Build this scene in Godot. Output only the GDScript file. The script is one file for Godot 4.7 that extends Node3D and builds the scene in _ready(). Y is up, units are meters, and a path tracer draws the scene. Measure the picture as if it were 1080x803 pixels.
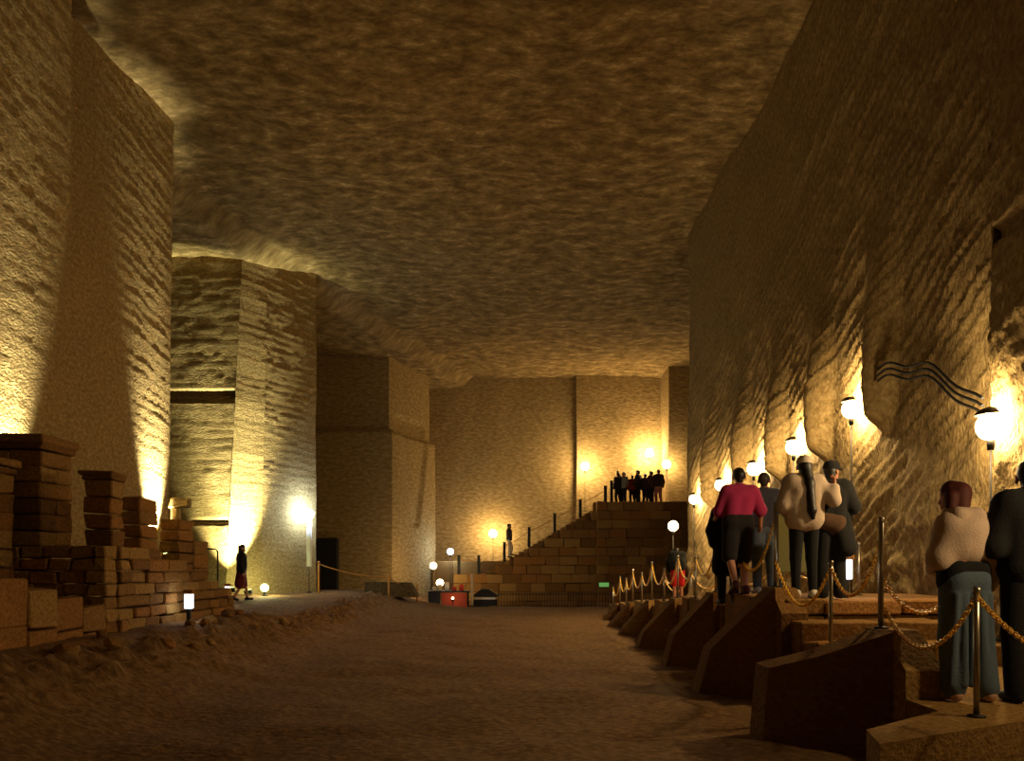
extends Node3D
# An underground stone quarry hall. Camera at (0, 1.5, 0) looking down -z; "d" below is the distance in metres along -z.

const EYE := 1.5
const FOCAL := 900.0
const HORIZON := 600.0

var used := {}
var M := {}
var rng := RandomNumberGenerator.new()
var n_big := FastNoiseLite.new()
var n_mid := FastNoiseLite.new()
var n_fine := FastNoiseLite.new()
var block_cache := {}

# ------------------------------------------------------------------ naming and tagging
func numbered(called: String) -> String:
	var n: int = used.get(called, 0)
	used[called] = n + 1
	return called if n == 0 else "%s_%03d" % [called, n]

func thing(called: String, label: String, category: String, at := Vector3.ZERO, turn := 0.0, group := "") -> Node3D:
	var o := Node3D.new()
	o.name = numbered(called)
	add_child(o)
	o.position = at
	o.rotation.y = turn
	tag(o, label, category, group)
	return o

func tag(o: Node, label: String, category: String, group := "", kind := "") -> void:
	o.set_meta("label", label)
	o.set_meta("category", category)
	if group: o.set_meta("group", group)
	if kind: o.set_meta("kind", kind)

func part(called: String, mesh: Mesh, m: Material, parent: Node, at := Vector3.ZERO) -> MeshInstance3D:
	var o := MeshInstance3D.new()
	o.name = called
	o.mesh = mesh
	o.material_override = m
	o.position = at
	parent.add_child(o, true)
	return o

func structure(called: String, mesh: Mesh, m: Material, label: String) -> MeshInstance3D:
	var o := MeshInstance3D.new()
	o.name = numbered(called)
	o.mesh = mesh
	o.material_override = m
	add_child(o)
	o.set_meta("kind", "structure")
	o.set_meta("label", label)
	o.set_meta("category", called.get_slice("_", 0))
	return o

func px(x: float, y: float, d: float) -> Vector3:
	return Vector3((x - 540.0) * d / FOCAL, EYE + (HORIZON - y) * d / FOCAL, -d)

# ------------------------------------------------------------------ mesh helpers
func st_new() -> SurfaceTool:
	var st := SurfaceTool.new()
	st.begin(Mesh.PRIMITIVE_TRIANGLES)
	st.set_smooth_group(-1)
	return st

func done(st: SurfaceTool) -> ArrayMesh:
	st.generate_normals()
	return st.commit()

func tri(st: SurfaceTool, a: Vector3, b: Vector3, c: Vector3, inside: Vector3) -> void:
	var n := (c - a).cross(b - a)
	st.add_vertex(a)
	if n.dot((a + b + c) / 3.0 - inside) >= 0.0:
		st.add_vertex(b); st.add_vertex(c)
	else:
		st.add_vertex(c); st.add_vertex(b)

func quad(st: SurfaceTool, a: Vector3, b: Vector3, c: Vector3, e: Vector3, inside: Vector3) -> void:
	tri(st, a, b, c, inside)
	tri(st, a, c, e, inside)

# a box whose edges are chamfered and whose corners are a little uneven
func add_box(st: SurfaceTool, lo: Vector3, hi: Vector3, bevel := 0.01, rough := 0.0) -> void:
	var c := (lo + hi) / 2.0
	var h := (hi - lo) / 2.0
	bevel = minf(bevel, minf(h.x, minf(h.y, h.z)) * 0.5)
	var v := {}
	for i in 8:
		var s := Vector3(1 if i & 1 else -1, 1 if i & 2 else -1, 1 if i & 4 else -1)
		var j := Vector3(rng.randf_range(-rough, rough), rng.randf_range(-rough, rough), rng.randf_range(-rough, rough))
		for a in 3:
			var p := h - Vector3(bevel, bevel, bevel)
			p[a] = h[a]
			v[i * 3 + a] = c + p * s + j
	for a in 3:
		var b := (a + 1) % 3
		var e := (a + 2) % 3
		for s in 2:
			var base: int = s << a
			var i0 := base
			var i1 := base | (1 << b)
			var i2 := base | (1 << b) | (1 << e)
			var i3 := base | (1 << e)
			quad(st, v[i0 * 3 + a], v[i1 * 3 + a], v[i2 * 3 + a], v[i3 * 3 + a], c)
	for a in 3:                                            # edges that run along axis a
		var b := (a + 1) % 3
		var e := (a + 2) % 3
		for k in 4:
			var base: int = ((k & 1) << b) | (((k >> 1) & 1) << e)
			var o: int = base | (1 << a)
			quad(st, v[base * 3 + b], v[o * 3 + b], v[o * 3 + e], v[base * 3 + e], c)
	for i in 8:
		tri(st, v[i * 3], v[i * 3 + 1], v[i * 3 + 2], c)

func box_mesh(lo: Vector3, hi: Vector3, bevel := 0.01, rough := 0.0) -> ArrayMesh:
	var st := st_new()
	add_box(st, lo, hi, bevel, rough)
	return done(st)

# a stone block of a given size, base at its origin; alike blocks share one of three meshes
func block(size: Vector3, variant: int, bevel := 0.018) -> ArrayMesh:
	var key := "%d %d %d %d" % [roundi(size.x * 100), roundi(size.y * 100), roundi(size.z * 100), variant]
	if not block_cache.has(key):
		block_cache[key] = box_mesh(Vector3(-size.x / 2, 0, -size.z / 2), Vector3(size.x / 2, size.y, size.z / 2), bevel, 0.018)
	return block_cache[key]

# polygon (in a plane given by origin and two axes) pushed along w
func add_prism(st: SurfaceTool, poly: PackedVector2Array, o: Vector3, u: Vector3, v: Vector3, w: Vector3) -> void:
	var mid := Vector2.ZERO
	for p in poly: mid += p
	mid /= poly.size()
	var t := Geometry2D.triangulate_polygon(poly)
	var inside := o + u * mid.x + v * mid.y + w * 0.5
	for i in range(0, t.size(), 3):
		for k in 2:
			var off := w * k
			tri(st, o + u * poly[t[i]].x + v * poly[t[i]].y + off, o + u * poly[t[i + 1]].x + v * poly[t[i + 1]].y + off, o + u * poly[t[i + 2]].x + v * poly[t[i + 2]].y + off, inside)
	var ccw := not Geometry2D.is_polygon_clockwise(poly)
	for i in poly.size():
		var p := poly[i]
		var q := poly[(i + 1) % poly.size()]
		var n2 := Vector2(q.y - p.y, p.x - q.x) * (1.0 if ccw else -1.0)
		var a := o + u * p.x + v * p.y
		var b := o + u * q.x + v * q.y
		var out := (u * n2.x + v * n2.y).normalized()
		quad(st, a, b, b + w, a + w, (a + b + w) / 2.0 - out)

func add_tube(st: SurfaceTool, pts: Array, r: float, sides := 8, r_end := -1.0) -> void:
	if r_end < 0: r_end = r
	var rings := []
	for i in pts.size():
		var p: Vector3 = pts[i]
		var t: Vector3 = (pts[mini(i + 1, pts.size() - 1)] - pts[maxi(i - 1, 0)]).normalized()
		var a := t.cross(Vector3(0.31, 0.17, 0.93)).normalized() if absf(t.y) > 0.9 else t.cross(Vector3.UP).normalized()
		var b := t.cross(a)
		var rr := lerpf(r, r_end, float(i) / (pts.size() - 1))
		var ring := []
		for k in sides:
			var g := TAU * k / sides
			ring.append(p + (a * cos(g) + b * sin(g)) * rr)
		rings.append(ring)
	st.set_smooth_group(0)
	for i in pts.size() - 1:
		var mid: Vector3 = (pts[i] + pts[i + 1]) / 2.0
		for k in sides:
			var l := (k + 1) % sides
			quad(st, rings[i][k], rings[i][l], rings[i + 1][l], rings[i + 1][k], mid)
	st.set_smooth_group(-1)
	for e in 2:
		var i: int = e * (pts.size() - 1)
		var inner: Vector3 = pts[1] if e == 0 else pts[pts.size() - 2]
		for k in range(1, sides - 1):
			tri(st, rings[i][0], rings[i][k], rings[i][k + 1], inner)

func tube_mesh(pts: Array, r: float, sides := 8, r_end := -1.0) -> ArrayMesh:
	var st := st_new()
	add_tube(st, pts, r, sides, r_end)
	return done(st)

func add_lathe(st: SurfaceTool, prof: Array, at: Vector3, sides := 16) -> void:
	st.set_smooth_group(0)
	for i in prof.size() - 1:
		var a: Vector2 = prof[i]
		var b: Vector2 = prof[i + 1]
		var axis := at + Vector3(0, (a.y + b.y) / 2.0, 0)
		var flat := absf(a.y - b.y) < 1e-5
		if flat: axis.y += -1.0 if i > 0 else 1.0
		for k in sides:
			var g := TAU * k / sides
			var h := TAU * (k + 1) / sides
			var p0 := at + Vector3(a.x * cos(g), a.y, a.x * sin(g))
			var p1 := at + Vector3(a.x * cos(h), a.y, a.x * sin(h))
			var q0 := at + Vector3(b.x * cos(g), b.y, b.x * sin(g))
			var q1 := at + Vector3(b.x * cos(h), b.y, b.x * sin(h))
			if b.x > 1e-6: tri(st, p0, q0, q1, axis)
			if a.x > 1e-6: tri(st, p0, q1, p1, axis)
	st.set_smooth_group(-1)

func lathe_mesh(prof: Array, sides := 16) -> ArrayMesh:
	var st := st_new()
	add_lathe(st, prof, Vector3.ZERO, sides)
	return done(st)

func globe_mesh(r: float) -> ArrayMesh:
	var prof := []
	for i in 11:
		var g := -PI / 2 + PI * i / 10.0
		prof.append(Vector2(maxf(r * cos(g), 0.0) if i > 0 and i < 10 else 0.0, r * sin(g)))
	return lathe_mesh(prof, 18)

# a grid of points, (nu + 1) x (nv + 1), turned into one surface of am
func add_grid(am: ArrayMesh, P: PackedVector3Array, UV: PackedVector2Array, nu: int, nv: int, face: Vector3) -> void:
	var w := nu + 1
	var N := PackedVector3Array()
	N.resize(P.size())
	var s := 0.0
	for j in nv + 1:
		var jm := maxi(j - 1, 0) * w
		var jp := mini(j + 1, nv) * w
		for i in w:
			var n := (P[j * w + mini(i + 1, nu)] - P[j * w + maxi(i - 1, 0)]).cross(P[jp + i] - P[jm + i]).normalized()
			N[j * w + i] = n
			s += n.dot(face)
	var flip := s < 0.0
	if flip:
		for i in N.size(): N[i] = -N[i]
	var I := PackedInt32Array()
	I.resize(nu * nv * 6)
	var k := 0
	for j in nv:
		for i in nu:
			var a := j * w + i
			var b := a + 1
			var c := a + w + 1
			var e := a + w
			if flip:
				I[k] = a; I[k + 1] = b; I[k + 2] = c; I[k + 3] = a; I[k + 4] = c; I[k + 5] = e
			else:
				I[k] = a; I[k + 1] = c; I[k + 2] = b; I[k + 3] = a; I[k + 4] = e; I[k + 5] = c
			k += 6
	var arr := []
	arr.resize(Mesh.ARRAY_MAX)
	arr[Mesh.ARRAY_VERTEX] = P
	arr[Mesh.ARRAY_NORMAL] = N
	arr[Mesh.ARRAY_TEX_UV] = UV
	arr[Mesh.ARRAY_INDEX] = I
	am.add_surface_from_arrays(Mesh.PRIMITIVE_TRIANGLES, arr)

# courses of pick marks: ledges that swell outward as they rise and snap back
func marks(s: float, y: float, slope: float, pitch: float, amp: float) -> float:
	var t := (y + slope * s) / pitch + n_mid.get_noise_2d(s * 1.6, y * 2.0) * 0.2 + n_big.get_noise_2d(s * 2.0, y * 2.0) * 0.5
	var fr := t - floorf(t)
	var c := int(floorf(t))
	var rnd := float((c * 7919 + 104729) % 97) / 97.0
	var keep := clampf(0.7 + n_mid.get_noise_2d(s * 1.4 + 40.0, y * 1.4 + c * 3.1) * 1.1, 0.25, 1.0)
	return amp * (fr * fr * keep + rnd * 0.3)

# rock mass: closed footprint of [x, d, cell of the side that starts here]; disp(point, distance along the side, side number) in metres outward
func rock(foot: Array, y0: float, y1: float, disp: Callable, lean = null) -> ArrayMesh:
	var am := ArrayMesh.new()
	var n := foot.size()
	var mid := Vector2.ZERO
	for f in foot: mid += Vector2(f[0], f[1])
	mid /= n
	var area := 0.0
	for i in n: area += foot[i][0] * foot[(i + 1) % n][1] - foot[(i + 1) % n][0] * foot[i][1]
	var sgn := 1.0 if area > 0 else -1.0
	var out := []
	for i in n:
		var e := Vector2(foot[(i + 1) % n][0] - foot[i][0], foot[(i + 1) % n][1] - foot[i][1]).normalized()
		out.append(Vector2(e.y, -e.x) * sgn)
	for i in n:
		var a := Vector2(foot[i][0], foot[i][1])
		var b := Vector2(foot[(i + 1) % n][0], foot[(i + 1) % n][1])
		var cell: float = foot[i][2]
		var L := a.distance_to(b)
		var nu := maxi(2, ceili(L / cell))
		var nv := maxi(2, ceili((y1 - y0) / (cell * 0.8)))
		var na: Vector2 = (out[i] + out[(i - 1 + n) % n]).normalized()
		var nb: Vector2 = (out[i] + out[(i + 1) % n]).normalized()
		var P := PackedVector3Array()
		var UV := PackedVector2Array()
		P.resize((nu + 1) * (nv + 1))
		UV.resize(P.size())
		var k := 0
		for j in nv + 1:
			var y := y0 + (y1 - y0) * j / nv
			for q in nu + 1:
				var u := float(q) / nu
				var s := u * L
				var p := a.lerp(b, u)
				var dir: Vector2 = out[i]
				if s < 0.3: dir = na.lerp(out[i], s / 0.3)
				elif L - s < 0.3: dir = nb.lerp(out[i], (L - s) / 0.3)
				var h: float = disp.call(Vector3(p.x, y, p.y), s, i)
				var g := p + dir * h
				if lean != null: g += lean.call(Vector3(p.x, y, p.y), i, u)
				P[k] = Vector3(g.x, y, -g.y)
				UV[k] = Vector2(s + i * 3.7, y)
				k += 1
		add_grid(am, P, UV, nu, nv, Vector3(out[i].x, 0, -out[i].y))
	return am

# ------------------------------------------------------------------ materials
func ramp(stops: Array) -> Gradient:
	var g := Gradient.new()
	var o := PackedFloat32Array()
	var c := PackedColorArray()
	for s in stops:
		o.append(s[0]); c.append(s[1])
	g.offsets = o
	g.colors = c
	return g

func noise_tex(seed_: int, freq: float, octaves: int, stops: Array, size := 1024, gain := 0.62) -> NoiseTexture2D:
	var f := FastNoiseLite.new()
	f.seed = seed_
	f.frequency = freq
	f.fractal_octaves = octaves
	f.fractal_gain = gain
	var t := NoiseTexture2D.new()
	t.width = size
	t.height = size
	t.seamless = true
	t.noise = f
	if stops: t.color_ramp = ramp(stops)
	return t

func plain(color: Color, rough := 0.85, metal := 0.0) -> StandardMaterial3D:
	var m := StandardMaterial3D.new()
	m.albedo_color = color
	m.roughness = rough
	m.metallic = metal
	return m

func stone(tex: Texture2D, scale: Vector3, tint: Color, relief: Texture2D, depth: float, tri := false) -> StandardMaterial3D:
	var m := plain(tint, 0.96)
	m.metallic_specular = 0.2
	m.albedo_texture = tex
	m.uv1_scale = scale
	m.heightmap_enabled = true
	m.heightmap_texture = relief
	m.heightmap_scale = depth
	if tri:
		m.uv1_triplanar = true
		m.uv1_world_triplanar = true
	return m

func cloth(color: Color, sheen := 0.2) -> StandardMaterial3D:
	var m := plain(color, 0.95)
	m.rim_enabled = true
	m.rim = sheen
	m.rim_tint = 0.6
	m.heightmap_enabled = true
	m.heightmap_texture = M.grain
	m.heightmap_scale = 0.5
	m.uv1_triplanar = true
	m.uv1_scale = Vector3(2, 2, 2)
	return m

func glow(color: Color, energy: float) -> StandardMaterial3D:
	var m := plain(Color(0.9, 0.9, 0.9), 0.4)
	m.emission_enabled = true
	m.emission = color
	m.emission_energy_multiplier = energy
	return m

func make_materials() -> void:
	n_big.seed = 3; n_big.frequency = 0.11; n_big.fractal_octaves = 3
	n_mid.seed = 8; n_mid.frequency = 0.55; n_mid.fractal_octaves = 3
	n_fine.seed = 12; n_fine.frequency = 2.6; n_fine.fractal_octaves = 3
	M.grain = noise_tex(5, 0.03, 5, [])
	var tuff := [[0.0, Color(0.44, 0.37, 0.25)], [0.35, Color(0.54, 0.465, 0.325)], [0.55, Color(0.59, 0.515, 0.37)], [0.75, Color(0.63, 0.56, 0.415)], [1.0, Color(0.73, 0.66, 0.51)]]
	M.tuff_tex = noise_tex(21, 0.02, 7, tuff)
	M.rock = stone(M.tuff_tex, Vector3(0.3, 0.5, 1), Color(1, 0.98, 0.92), M.grain, 1.2)
	M.rock_right = stone(M.tuff_tex, Vector3(0.42, 0.3, 1), Color(1, 0.98, 0.92), M.grain, 1.5)
	M.rock_far = stone(M.tuff_tex, Vector3(0.12, 0.3, 1), Color(1, 0.98, 0.92), M.grain, 1.5)
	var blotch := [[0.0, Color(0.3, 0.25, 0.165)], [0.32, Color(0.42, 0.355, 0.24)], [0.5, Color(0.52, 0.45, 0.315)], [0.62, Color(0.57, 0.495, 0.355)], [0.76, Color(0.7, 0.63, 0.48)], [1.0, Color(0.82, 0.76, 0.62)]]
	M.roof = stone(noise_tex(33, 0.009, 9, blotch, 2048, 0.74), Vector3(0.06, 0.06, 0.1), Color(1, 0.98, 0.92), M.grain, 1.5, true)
	var dirt := [[0.0, Color(0.34, 0.25, 0.16)], [0.4, Color(0.44, 0.33, 0.21)], [0.6, Color(0.5, 0.385, 0.25)], [1.0, Color(0.62, 0.49, 0.34)]]
	M.dirt = stone(noise_tex(44, 0.03, 7, dirt), Vector3(0.23, 0.31, 1), Color(1, 1, 1), M.grain, 1.0)
	for k in 4:
		var tone: Color = [Color(0.9, 0.78, 0.64), Color(1.0, 0.9, 0.75), Color(0.8, 0.68, 0.55), Color(0.95, 0.78, 0.62)][k]
		M["block%d" % k] = stone(M.tuff_tex, Vector3(0.7, 0.7, 0.7), tone, M.grain, 1.2, true)
	M.grey_stone = stone(M.tuff_tex, Vector3(0.35, 0.35, 0.35), Color(0.6, 0.56, 0.5), M.grain, 4.0, true)
	M.steel = plain(Color(0.66, 0.63, 0.58), 0.3, 0.85)
	M.dark_steel = plain(Color(0.09, 0.08, 0.07), 0.6, 0.3)
	M.black = plain(Color(0.04, 0.04, 0.045), 0.7)
	M.yellow = plain(Color(0.95, 0.74, 0.22), 0.4)
	M.rope = plain(Color(0.72, 0.5, 0.24), 0.9)
	M.cable = plain(Color(0.03, 0.03, 0.03), 0.6)
	M.pale_cable = plain(Color(0.62, 0.55, 0.44), 0.6)
	M.skin = plain(Color(0.72, 0.5, 0.38), 0.6)
	M.skin.subsurf_scatter_enabled = true
	M.skin.subsurf_scatter_strength = 0.15
	M.hair_dark = plain(Color(0.07, 0.045, 0.035), 0.5)
	M.hair_red = plain(Color(0.3, 0.09, 0.05), 0.75)
	M.warm_bulb = glow(Color(1.0, 0.86, 0.6), 14.0)
	M.cool_bulb = glow(Color(0.86, 0.93, 1.0), 14.0)
	M.white_panel = glow(Color(0.92, 0.96, 1.0), 2.2)
	M.green_bulb = glow(Color(0.9, 1.0, 0.55), 9.0)

# ------------------------------------------------------------------ camera, light
func camera_and_sky() -> void:
	var cam := Camera3D.new()
	cam.name = "camera"
	var near := 0.1
	cam.set_frustum(near * 803.0 / FOCAL, Vector2(0, near * (HORIZON - 401.5) / FOCAL), near, 200.0)
	cam.position = Vector3(0, EYE, 0)
	add_child(cam)
	cam.current = true
	var env := Environment.new()
	env.background_mode = Environment.BG_COLOR
	env.background_color = Color(0, 0, 0)
	env.tonemap_mode = Environment.TONE_MAPPER_LINEAR
	env.tonemap_exposure = 0.85
	env.sdfgi_enabled = true
	env.ssao_enabled = true
	env.ssil_enabled = true
	var we := WorldEnvironment.new()
	we.environment = env
	add_child(we)

func omni(parent: Node, at: Vector3, color: Color, energy: float, size := 0.1) -> void:
	var l := OmniLight3D.new()
	l.name = "light"
	l.position = at
	l.light_color = color
	l.light_energy = energy
	l.light_size = size
	l.omni_range = 60.0
	l.omni_attenuation = 2.0
	l.shadow_enabled = true
	parent.add_child(l, true)

func spot(parent: Node, at: Vector3, towards: Vector3, color: Color, energy: float, angle: float, size := 0.06) -> void:
	var l := SpotLight3D.new()
	l.name = "light"
	l.light_color = color
	l.light_energy = energy
	l.light_size = size
	l.spot_range = 60.0
	l.spot_attenuation = 2.0
	l.spot_angle = angle
	l.spot_angle_attenuation = 1.0
	l.shadow_enabled = true
	l.transform = Transform3D(Basis.looking_at(towards.normalized(), Vector3(0.1, 0.05, 1).normalized()), at)
	parent.add_child(l, true)

# ------------------------------------------------------------------ the hall
func floor_h(x: float, d: float) -> float:
	var h := 0.0
	var mound := smoothstep(-3.2, -5.6, x) * 0.62
	h += mound * (1.0 - 0.35 * smoothstep(16.0, 20.0, d))
	h += smoothstep(-1.5, -6.0, x) * 0.42 * smoothstep(20.0, 29.0, d) * (1.0 - mound * 0.6)
	h -= smoothstep(33.5, 37.0, d) * 0.45
	h += n_big.get_noise_2d(x * 3.0, d * 3.0) * 0.05 + n_mid.get_noise_2d(x * 1.5, d * 1.5) * 0.03 + n_fine.get_noise_2d(x * 0.8, d * 0.8) * 0.014
	var rubble := smoothstep(0.05, 0.4, mound) * (1.0 - smoothstep(0.52, 0.62, mound))
	h += rubble * maxf(0.0, n_mid.get_noise_2d(x * 5.0 + 9.0, d * 5.0)) * 0.28
	return h

func on_floor(x: float, d: float) -> Vector3:
	return Vector3(x, floor_h(x, d), -d)

func ceil_h(x: float, d: float) -> float:
	var h := 12.0
	var line := -8.2 + (d - 27.0) * 0.27
	if d > 20.0: h -= smoothstep(0.4, -0.4, x - line) * 0.55
	h += smoothstep(39.3, 39.5, d) * 0.18
	h += n_big.get_noise_2d(x * 1.6, d * 1.6) * 0.22 + n_mid.get_noise_2d(x, d) * 0.05 + n_fine.get_noise_2d(x * 0.7, d * 0.7) * 0.03
	return h

func sheet(x0: float, x1: float, d0: float, d1: float, cell: float, f: Callable, thick: float) -> ArrayMesh:
	var am := ArrayMesh.new()
	var nu := ceili((x1 - x0) / cell)
	var nv := ceili((d1 - d0) / cell)
	var P := PackedVector3Array()
	var UV := PackedVector2Array()
	P.resize((nu + 1) * (nv + 1))
	UV.resize(P.size())
	var k := 0
	for j in nv + 1:
		var d := d0 + (d1 - d0) * j / nv
		for i in nu + 1:
			var x := x0 + (x1 - x0) * i / nu
			P[k] = Vector3(x, f.call(x, d), -d)
			UV[k] = Vector2(x, d)
			k += 1
	add_grid(am, P, UV, nu, nv, Vector3(0, -signf(thick), 0))
	var st := st_new()
	var y: float = f.call((x0 + x1) / 2, (d0 + d1) / 2)
	add_box(st, Vector3(x0, minf(y + thick * 0.6, y + thick * 1.6), -d1), Vector3(x1, maxf(y + thick * 0.6, y + thick * 1.6), -d0), 0.01)
	st.generate_normals()
	st.commit(am)
	return am

func build_hall() -> void:
	structure("floor", sheet(-16, 14, -3, 52, 0.13, floor_h, -1.2), M.dirt, "brown trodden earth floor of the quarry hall")
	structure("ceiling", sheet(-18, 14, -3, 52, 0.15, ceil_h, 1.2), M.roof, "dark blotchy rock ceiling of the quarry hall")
	# left wall: the near part stands proud of the rest, so a lamp beside it leaves the rest in shade
	var left := func(p: Vector3, s: float, side: int) -> float:
		if side > 3: return 0.0
		return n_big.get_noise_3d(p.x * 2.0, p.y, p.z * 1.4) * 0.05 + n_mid.get_noise_3d(p.x, p.y * 1.2, p.z) * 0.008 + n_fine.get_noise_3d(p.x, p.y, p.z) * 0.005 + marks(p.z, p.y, 0.16, 0.26, 0.011)
	var left_lean := func(p: Vector3, side: int, u: float) -> Vector2:
		var v := Vector2.ZERO
		if side == 0: v.y += u * clampf(p.y - 3.6, -2.0, 4.5) * 0.19                                   # the edge of the proud part leans back
		if side == 1: v.y += clampf(p.y - 3.6, -2.0, 4.5) * 0.19 * (1.0 - u * 0.4)
		if side == 2: v.y += clampf(p.y - 3.6, -2.0, 4.5) * 0.114 * (1.0 - u)
		if (side == 2 and u > 0.0) or side == 3: v.x += (0.012 * (p.y - 3.0)) * (u if side == 2 else 1.0)
		return v
	structure("wall_left", rock([[-7.8, 2.0, 0.085], [-7.8, 14.2, 0.06], [-8.42, 14.5, 0.055], [-8.12, 20.2, 0.08], [-14.0, 20.6, 0.5], [-14.0, 2.0, 0.8]], -0.8, 13.0, left, left_lean), M.rock, "pale rock wall with ledged pick marks and a proud near part")
	# right wall: hanging teardrop swellings between the lamps
	var tips := [[12.8, 3.63], [15.2, 3.48], [17.7, 3.37], [20.5, 3.3], [23.7, 3.25]]
	var right := func(p: Vector3, s: float, side: int) -> float:
		var h := n_big.get_noise_3d(p.x * 2.0, p.y, p.z) * 0.12 + n_mid.get_noise_3d(p.x, p.y, p.z * 1.2) * 0.05 + n_fine.get_noise_3d(p.x, p.y, p.z) * 0.014
		if side <= 2: h += marks(p.z, p.y, 0.42, 0.23, 0.034)
		if side == 2:
			for t in tips:
				var up: float = p.y - t[1]
				if up > -0.4 and up < 3.7:
					var w := 0.12 + 0.33 * sqrt(maxf(up + 0.1, 0.0))
					var a := absf(p.z - t[0] - up * 0.04) / w
					if a < 1.4: h += 0.34 * smoothstep(1.3, 0.0, a) * smoothstep(-0.15, 0.25, up) * (1.0 - smoothstep(0.7, 3.6, up))
			h += 0.1 * smoothstep(3.2, 2.6, p.y + n_mid.get_noise_2d(p.z * 1.5, 1.0) * 0.4) * smoothstep(15.5, 9.5, p.z)
			h += maxf(0.0, n_mid.get_noise_3d(p.x * 2.0, p.y * 3.0, p.z * 2.0)) * 0.2 * smoothstep(3.0, 1.2, p.y)
		if side == 0:
			if absf(p.y - 5.05) < 0.07: h -= 0.09
		return h
	structure("wall_right", rock([[5.2, 2.0, 0.085], [5.2, 9.15, 0.08], [5.62, 9.3, 0.06], [5.6, 27.0, 0.1], [10.0, 27.4, 0.5], [10.0, 2.0, 0.8]], -0.6, 13.0, right), M.rock_right, "tall rock wall with slanting pick marks and hanging teardrop swellings")
	var rough := func(p: Vector3, s: float, side: int) -> float:
		return n_big.get_noise_3d(p.x * 2.0, p.y, p.z * 2.0) * 0.09 + n_mid.get_noise_3d(p.x, p.y * 1.2, p.z) * 0.014 + n_fine.get_noise_3d(p.x, p.y, p.z) * 0.006 + marks(s, p.y, 0.03, 0.24, 0.018)
	# the pillar with the broken, brightly lit corner
	var broken := func(p: Vector3, s: float, side: int) -> float:
		var h: float = rough.call(p, s, side)
		if side == 1:
			h = h * 0.5 + 0.03 * smoothstep(0.0, 1.0, n_mid.get_noise_2d(p.y * 0.9, 5.0) + 0.4)
		if side == 0:
			if absf(p.y - 7.05) < 0.13: h -= 0.28
			if absf(p.y - 3.02) < 0.05 and p.x > -10.4: h -= 0.12
		return h
	var broken_lean := func(p: Vector3, side: int, u: float) -> Vector2:
		var k := 0.0
		if side == 0: k = u
		if side == 1: k = 1.0 - u * 0.6
		if side == 2: k = 0.4 * (1.0 - u)
		return Vector2((p.y - 1.0) * 0.05 * k, 0)
	structure("wall_pillar_lit", rock([[-15.0, 27.4, 0.11], [-9.15, 27.3, 0.06], [-8.3, 28.2, 0.08], [-6.95, 30.3, 0.3], [-8.0, 33.0, 0.5], [-15.0, 33.0, 0.8]], -0.5, 13.0, broken, broken_lean), M.rock, "pale rock pillar with a broken corner lit from below")
	# the dark pillar beyond, with a foot that stands proud below a ledge
	var ledged := func(p: Vector3, s: float, side: int) -> float:
		var h: float = rough.call(p, s, side) * 0.8
		if p.y < 8.1 and side <= 1: h += 0.3
		if side == 1 and p.y > 3.6 and p.y < 9.0: h -= 0.16 * smoothstep(1.0, 0.75, absf(s - 2.3) / (0.35 + 0.28 * (p.y - 3.6)))
		return h
	structure("wall_pillar_dark", rock([[-13.0, 41.0, 0.2], [-5.9, 41.0, 0.14], [-4.4, 45.3, 0.3], [-5.0, 49.0, 0.6], [-13.0, 49.0, 0.8]], -1.0, 13.2, ledged), M.rock_far, "dark rock pillar with a ledge and a tongue shaped hollow")
	var far := func(p: Vector3, s: float, side: int) -> float:
		var h: float = rough.call(p, s, side)
		return h
	structure("wall_back", rock([[-8.0, 48.3, 0.16], [3.6, 48.1, 0.2], [3.6, 47.5, 0.16], [14.0, 47.4, 0.8], [14.0, 52.0, 0.8], [-8.0, 52.0, 0.8]], -1.0, 13.4, far), M.rock_far, "rock wall at the end of the hall in two planes")
	structure("wall_side_recess", rock([[8.25, 45.0, 0.2], [14.0, 44.6, 0.8], [14.0, 47.8, 0.8], [8.3, 47.8, 0.3]], -1.0, 13.4, far), M.rock_far, "narrow rock face between the end wall and the lamp lit wall")
	structure("wall_recess_end", rock([[-18.0, 20.0, 0.6], [-16.5, 20.0, 0.4], [-16.5, 42.0, 0.6], [-18.0, 42.0, 0.8]], -1.0, 13.2, far), M.rock, "rock wall closing the side bay between the pillars")
	structure("wall_entrance", box_mesh(Vector3(-14, -1, 2.2), Vector3(10, 13, 3.4), 0.05), M.rock, "rock wall closing the entrance end of the hall")
	structure("wall_side_bay", box_mesh(Vector3(13.2, -1, -50), Vector3(14.4, 13.2, -26), 0.05), M.rock_far, "rock wall closing the bay behind the lamp lit wall")
	# doorway in the dark pillar: a black slab stands for the shade inside
	var dr := structure("door_1", box_mesh(Vector3(-9.5, 0.0, -41.02), Vector3(-8.25, 2.95, -40.35), 0.03), M.black, "black slab standing for the shade inside the doorway in the foot of the dark pillar")
	dr.set_meta("category", "door")

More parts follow.
